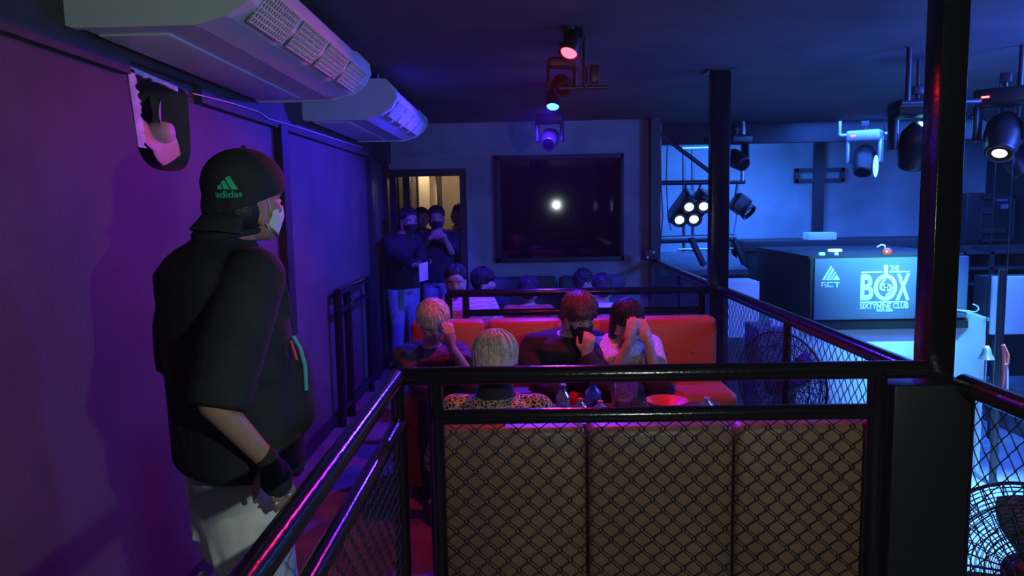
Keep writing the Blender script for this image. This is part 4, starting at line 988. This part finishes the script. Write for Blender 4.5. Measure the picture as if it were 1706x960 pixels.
# right hand: dark shell around palm and wrist, and rings
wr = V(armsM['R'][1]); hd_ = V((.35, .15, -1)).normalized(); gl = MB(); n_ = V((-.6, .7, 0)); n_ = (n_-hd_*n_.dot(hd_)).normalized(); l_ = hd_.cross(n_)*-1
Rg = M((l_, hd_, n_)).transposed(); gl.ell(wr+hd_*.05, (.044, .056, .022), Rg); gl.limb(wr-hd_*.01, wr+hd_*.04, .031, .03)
gl.blob('dark_palm_shell', K['bcloth'], man, .005, 3)
rg = MB()
for o_ in (.028, -.0095): rg.lathe([(.0105, -.003), (.0115, 0), (.0105, .003)], wr+hd_*.108+l_*o_, hd_, 14)
rg.build('rings', K['steel'], man)
# sling bag on his chest
bg = thing('sling_bag', 'black sling bag with a teal edge worn at the standing man\'s front', 'bag', at(497, 640, Y0+.1))
cb = at(492, 640, Y0+.02)
b_ = MB(); b_.ell(cb+V((-.015, .0, 0)), (.065, .10, .15)); b_.ell(cb+V((-.0, 0, -.06)), (.055, .09, .09)); b_.blob('pouch', K['bcloth'], bg, .008, 3)
MB().tube([at(488, 560, Y0-.03), at(500, 580, Y0-.03), at(508, 610, Y0-.03), at(510, 650, Y0-.03)], .006, 8).build('trim_band', K['teal'], bg)
MB().tube([at(484, 568, Y0-.08), at(490, 585, Y0-.08), at(494, 600, Y0-.08)], .004, 8).build('zip_pull', K['redp'], bg)
MB().tube([at(486, 560, Y0+.02), at(478, 500, Y0+.0), at(462, 455, Y0), at(430, 415, Y0)], .012, 8).build('strap', K['bcloth'], bg)

# --- seated on the tan sofa, back to the camera
Yq = 2.98; hd = at(825, 597, Yq); nk = V((at(826, 640, Yq).x, Yq-.01, hd.z-.155)); hp = V((nk.x, Yq-.03, .53))
f_ = V((.05, 1, 0)); lg_ = seated_legs(hp, f_, .45, 0)
ar = {'R': (nk+V((.25, .05, -.28)), nk+V((.14, .28, -.33)), (-.2, 1, 0), (0, 0, -1), .4), 'L': (nk+V((-.25, .05, -.28)), nk+V((-.14, .28, -.33)), (.2, 1, 0), (0, 0, -1), .4)}
pr, PP, fr_, SS = person('guest with bleached hair and leopard-print shirt, back to the camera on the tan sofa', 0, hp, nk, f_, hd, (.03, 1, -.12), ar, lg_, 'leopard', 2.8, 'bcloth', 'skin', 'blond', 'bowl', None, .9, .01, .185, hseed=11, loose=.022)
sc = MB(); sc.loft([(nk+V((0, -.0, -.05)), V((1, 0, 0)), V((0, 1, 0)), .15, .105), (nk+V((0, 0, -.02)), V((1, 0, 0)), V((0, 1, 0)), .11, .09), (nk+V((0, 0, .015)), V((1, 0, 0)), V((0, 1, 0)), .075, .075), (nk+V((0, 0, .07)), V((1, 0, 0)), V((0, 1, 0)), .062, .062)])
sc.blob('black_collar', K['bcloth'], pr, .009, 4)
# --- pink-lit blond at the left end of the red sofa, hand at the face
Yq = 4.15; hd = at(722, 533, Yq); nk = V((at(718, 560, Yq).x-.01, Yq+.03, hd.z-.15)); hp = V((at(718, 600, Yq).x, Yq+.08, .68)); f_ = V((.35, -1, 0))
lg_ = seated_legs(hp, f_, .58, 0)
eb = at(765, 612, Yq-.16); wv = at(752, 583, Yq-.2)
ar = {'L': (at(772, 612, Yq-.12), at(752, 578, Yq-.2), (-.12, -.1, 1), (-.3, 1, 0), .35), 'R': (at(688, 618, Yq-.05), at(706, 640, Yq-.25), (.6, -.6, -.2), (0, 0, -1), .5)}
person('pale-haired guest with hand at the face, left end of the red sofa', 0, hp, nk, f_, hd, (.3, -1, -.7), ar, lg_, 'dprint', 1.75, 'bcloth', 'skin', 'blond', 'bowl', None, .92, .0068, .175, hseed=5, tilt=.1)
# --- man in black, masked, chin on his hand
Yq = 4.12; hd = at(965, 524, Yq); nk = V((at(945, 566, Yq).x, Yq+.07, at(945, 560, Yq).z)); hp = V((at(938, 600, Yq).x, Yq+.12, .68)); f_ = V((.2, -1, 0))
lg_ = seated_legs(hp, f_, .58, 0, .14)
ar = {'L': (at(993, 625, Yq-.2), at(976, 592, Yq-.17), (.2, .0, 1), (.1, 1, .1), .9), 'R': (at(876, 592, Yq+.02), at(895, 632, Yq-.1), (.5, -.6, -.6), (.6, 0, 0), .5)}
person('masked man in black shirt resting his chin on a hand, red sofa', 0, hp, nk, f_, hd, (.38, -1, -.30), ar, lg_, 'bcloth', 2.75, 'bcloth', 'skin', 'rhair', 'bowl', 'bcloth', 1.0, .0068, .185, hseed=3, loose=.022)
# --- woman with both hands at her face
Yq = 4.1; hd = at(1046, 534, Yq); nk = V((at(1043, 570, Yq).x, Yq+.06, at(1043, 566, Yq).z)); hp = V((at(1048, 600, Yq).x, Yq+.12, .67)); f_ = V((.15, -1, 0))
lg_ = seated_legs(hp, f_, .58, 0, .08)
ar = {'R': (at(1026, 622, Yq-.13), at(1047, 572, Yq-.15), (.22, .12, 1), (-.1, 1, 0), .22), 'L': (at(1092, 622, Yq-.13), at(1080, 572, Yq-.13), (-.3, .15, 1), (-.2, 1, 0), .22)}
wm, PW, (hr, hf, hu), SW = person('woman in white lace-print top covering her face with both hands on the red sofa', 0, hp, nk, f_, hd, (.5, -1, -.28), ar, lg_, 'lace', .75, 'bcloth', 'skin', 'hair', 'long', None, .93, .0068, .16, hseed=8)
# --- behind the second rail
def sitter(label, px, py, Y, f_, look, top, hm='hair', hs='short', mk=None, s=.97, seat=.45, sleeve=.6, pants='jeans', lean=.0, g_=None, seed=1, skin='skin', neck_dx=0):
    hd = at(px, py, Y); f_ = V((f_[0], f_[1], 0)).normalized(); r_ = f_.cross(UP)
    nk = hd-V((0, 0, .14*s))-f_*.03; nk.x += neck_dx; hp = V((nk.x, nk.y, max(seat+.08, nk.z-.50)))-f_*lean
    lg_ = seated_legs(hp, f_, seat, 0)
    ar = {'R': (nk+r_*.24+f_*.06-UP*.3, nk+r_*.12+f_*.28-UP*.36, f_-r_*.3, (0, 0, -1), .4), 'L': (nk-r_*.24+f_*.06-UP*.3, nk-r_*.12+f_*.28-UP*.36, f_+r_*.3, (0, 0, -1), .4)}
    return person(label, 0, hp, nk, f_, hd, look, ar, lg_, top, sleeve, pants, skin, hm, hs, mk, s, .0125, .17, g_, hseed=seed)
sitter('man in pink striped top with red-lit face behind the second rail', 759, 466, 5.65, (.3, -1), (.05, -1, -.12), 'stripe', neck_dx=.09, skin='skind', seed=2)
sitter('boy with bowl-cut dark hair in profile, right of the striped man', 806, 468, 6.45, (.35, -.94), (1, -.12, -.02), 'navy', hs='bowl', seed=4, s=.95)
sitter('guest in orange top with back to the camera behind the second rail', 880, 482, 6.2, (0, 1), (0, 1, -.3), 'orange', seed=6, s=.93)
sitter('curly-haired guest beside the white-shirted one, below the dark window', 972, 468, 7.1, (1, -.1), (.9, .4, -.25), 'wcloth', hs='curly', seed=7, s=.95)
sitter('guest in white shirt with back to the camera near the back wall', 1003, 478, 6.2, (-.1, 1), (-.1, 1, -.3), 'wcloth', seed=9, s=.96)
for (px, Y, lab) in ((766, 5.68, 'low dark stool under the striped man'), (806, 6.46, 'low dark stool under the boy in profile'), (880, 6.2, 'low dark stool under the guest in orange'), (1003, 6.2, 'low dark stool under the white-shirted guest')):
    x = at(px, 480, Y).x; t = thing('stool', lab, 'stool', (x, Y, 0), 'stools behind the second rail')
    MB().lathe([(0, .39), (.16, .39), (.17, .41), (.165, .445), (0, .45)], (x, Y, 0)).build('seat', K['bluel'], t)
    for k in range(4):
        c_, s_ = math.cos(k*math.pi/2+.78), math.sin(k*math.pi/2+.78); MB().tube([(x+c_*.12, Y+s_*.12, .39), (x+c_*.17, Y+s_*.17, 0)], .012, 8).build('leg', K['black'], t)
# --- people at the doorway
def stander(label, px, py, Y, f_, look, top, pants, arms, hm='hair', hs='short', mk='bcloth', s=.97, seed=1, sleeve=2.9, hair_on=True, cx=0, skin='skind', sw=.155):
    hd = at(px, py, Y); f_ = V((f_[0], f_[1], 0)).normalized(); r_ = f_.cross(UP); k = hd.z/1.6
    nk = hd-V((0, 0, .145*s))-f_*.02+V((cx, 0, 0)); hp = V((nk.x, nk.y, nk.z-.52*k))
    lg_ = {'R': (hp+r_*.1-UP*.42*k+f_*.02, V((hp.x, hp.y, .09))+r_*.11), 'L': (hp-r_*.1-UP*.42*k+f_*.02, V((hp.x, hp.y, .09))-r_*.11)}
    A = {q: tuple(V(x) if i < 2 else x for i, x in enumerate(arms[q])) if arms.get(q) else (nk+r_*(.19 if q == 'R' else -.19)-UP*.33, nk+r_*(.18 if q == 'R' else -.18)-UP*.58+f_*.08, (0, 0, -1), -r_ if q == 'R' else r_, .4) for q in 'RL'}
    return person(label, 0, hp, nk, f_, hd, look, A, lg_, top, sleeve, pants, skin, hm, hs, mk, s, .0125, sw, hseed=seed, hair_on=hair_on, loose=.022)
Yd = 7.4
stander('man in dark navy jacket and pale jeans standing left of the doorway', 680, 366, Yd, (.75, -.65), (.6, -.75, -.1), 'navy', 'jeans',
    {'L': (at(700, 425, Yd-.05), at(700, 438, Yd-.3), (.6, -.4, -.1), (0, 0, 1), .6), 'R': (at(655, 425, Yd-.15), at(690, 442, Yd-.38), (.8, -.1, 0), (0, 0, 1), .6)}, cx=-.06, s=1.05)
p = at(704, 452, Yd-.45); t = thing('paper_sheet', 'folded white paper held by the man in the navy jacket', 'paper', p)
slab('sheet', p+V((-.03, 0, -.1)), p+V((.05, 0, -.08)), p+V((-.03, 0, .07)), .004, K['letter'], t)
p = at(708, 438, Yd-.42); t = thing('mobile_phone', 'phone with glowing screen in the hand of the man in navy', 'phone', p)
MB().box(p, (.07, .01, .14), M.Rotation(.9, 3, 'X') @ M.Rotation(.5, 3, 'Y'), .004).build('body', K['black'], t)
MB().box(p+V((0, -.005, .006)), (.06, .004, .12), M.Rotation(.9, 3, 'X') @ M.Rotation(.5, 3, 'Y')).build('screen', mat('lit_screen', (.1, .1, .1), .3, emit=(.7, .9, 1), es=1.2), t)
Yd = 7.85
stander('masked man in blue shirt with raised hands standing in the doorway', 727, 362, Yd, (-.1, -1), (.1, -1, -.1), 'navy', 'jeans',
    {'R': (at(702, 412, Yd-.1), at(718, 395, Yd-.3), (.7, -.1, .5), (0, 1, 0), .8), 'L': (at(752, 420, Yd-.12), at(738, 392, Yd-.3), (-.8, -.1, .2), (0, 1, 0), .8)}, s=1.02, sleeve=1.6, seed=12)
stander('dark-haired person mostly hidden between the two men at the doorway', 703, 362, 8.62, (.5, -1), (.5, -1, 0), 'bcloth', 'bcloth', {}, seed=13, mk=None)
stander('person in camouflage shirt half hidden by the right doorpost', 764, 355, 9.15, (-1, -.4), (-1, -.3, 0), 'camo', 'navy',
    {'R': (at(752, 402, 9.0), at(744, 386, 8.85), (-.8, -.1, .4), (0, 0, -1), .5), 'L': (at(760, 415, 9.3), at(750, 430, 9.15), (-.8, 0, 0), (0, 0, -1), .5)}, seed=14, mk=None)
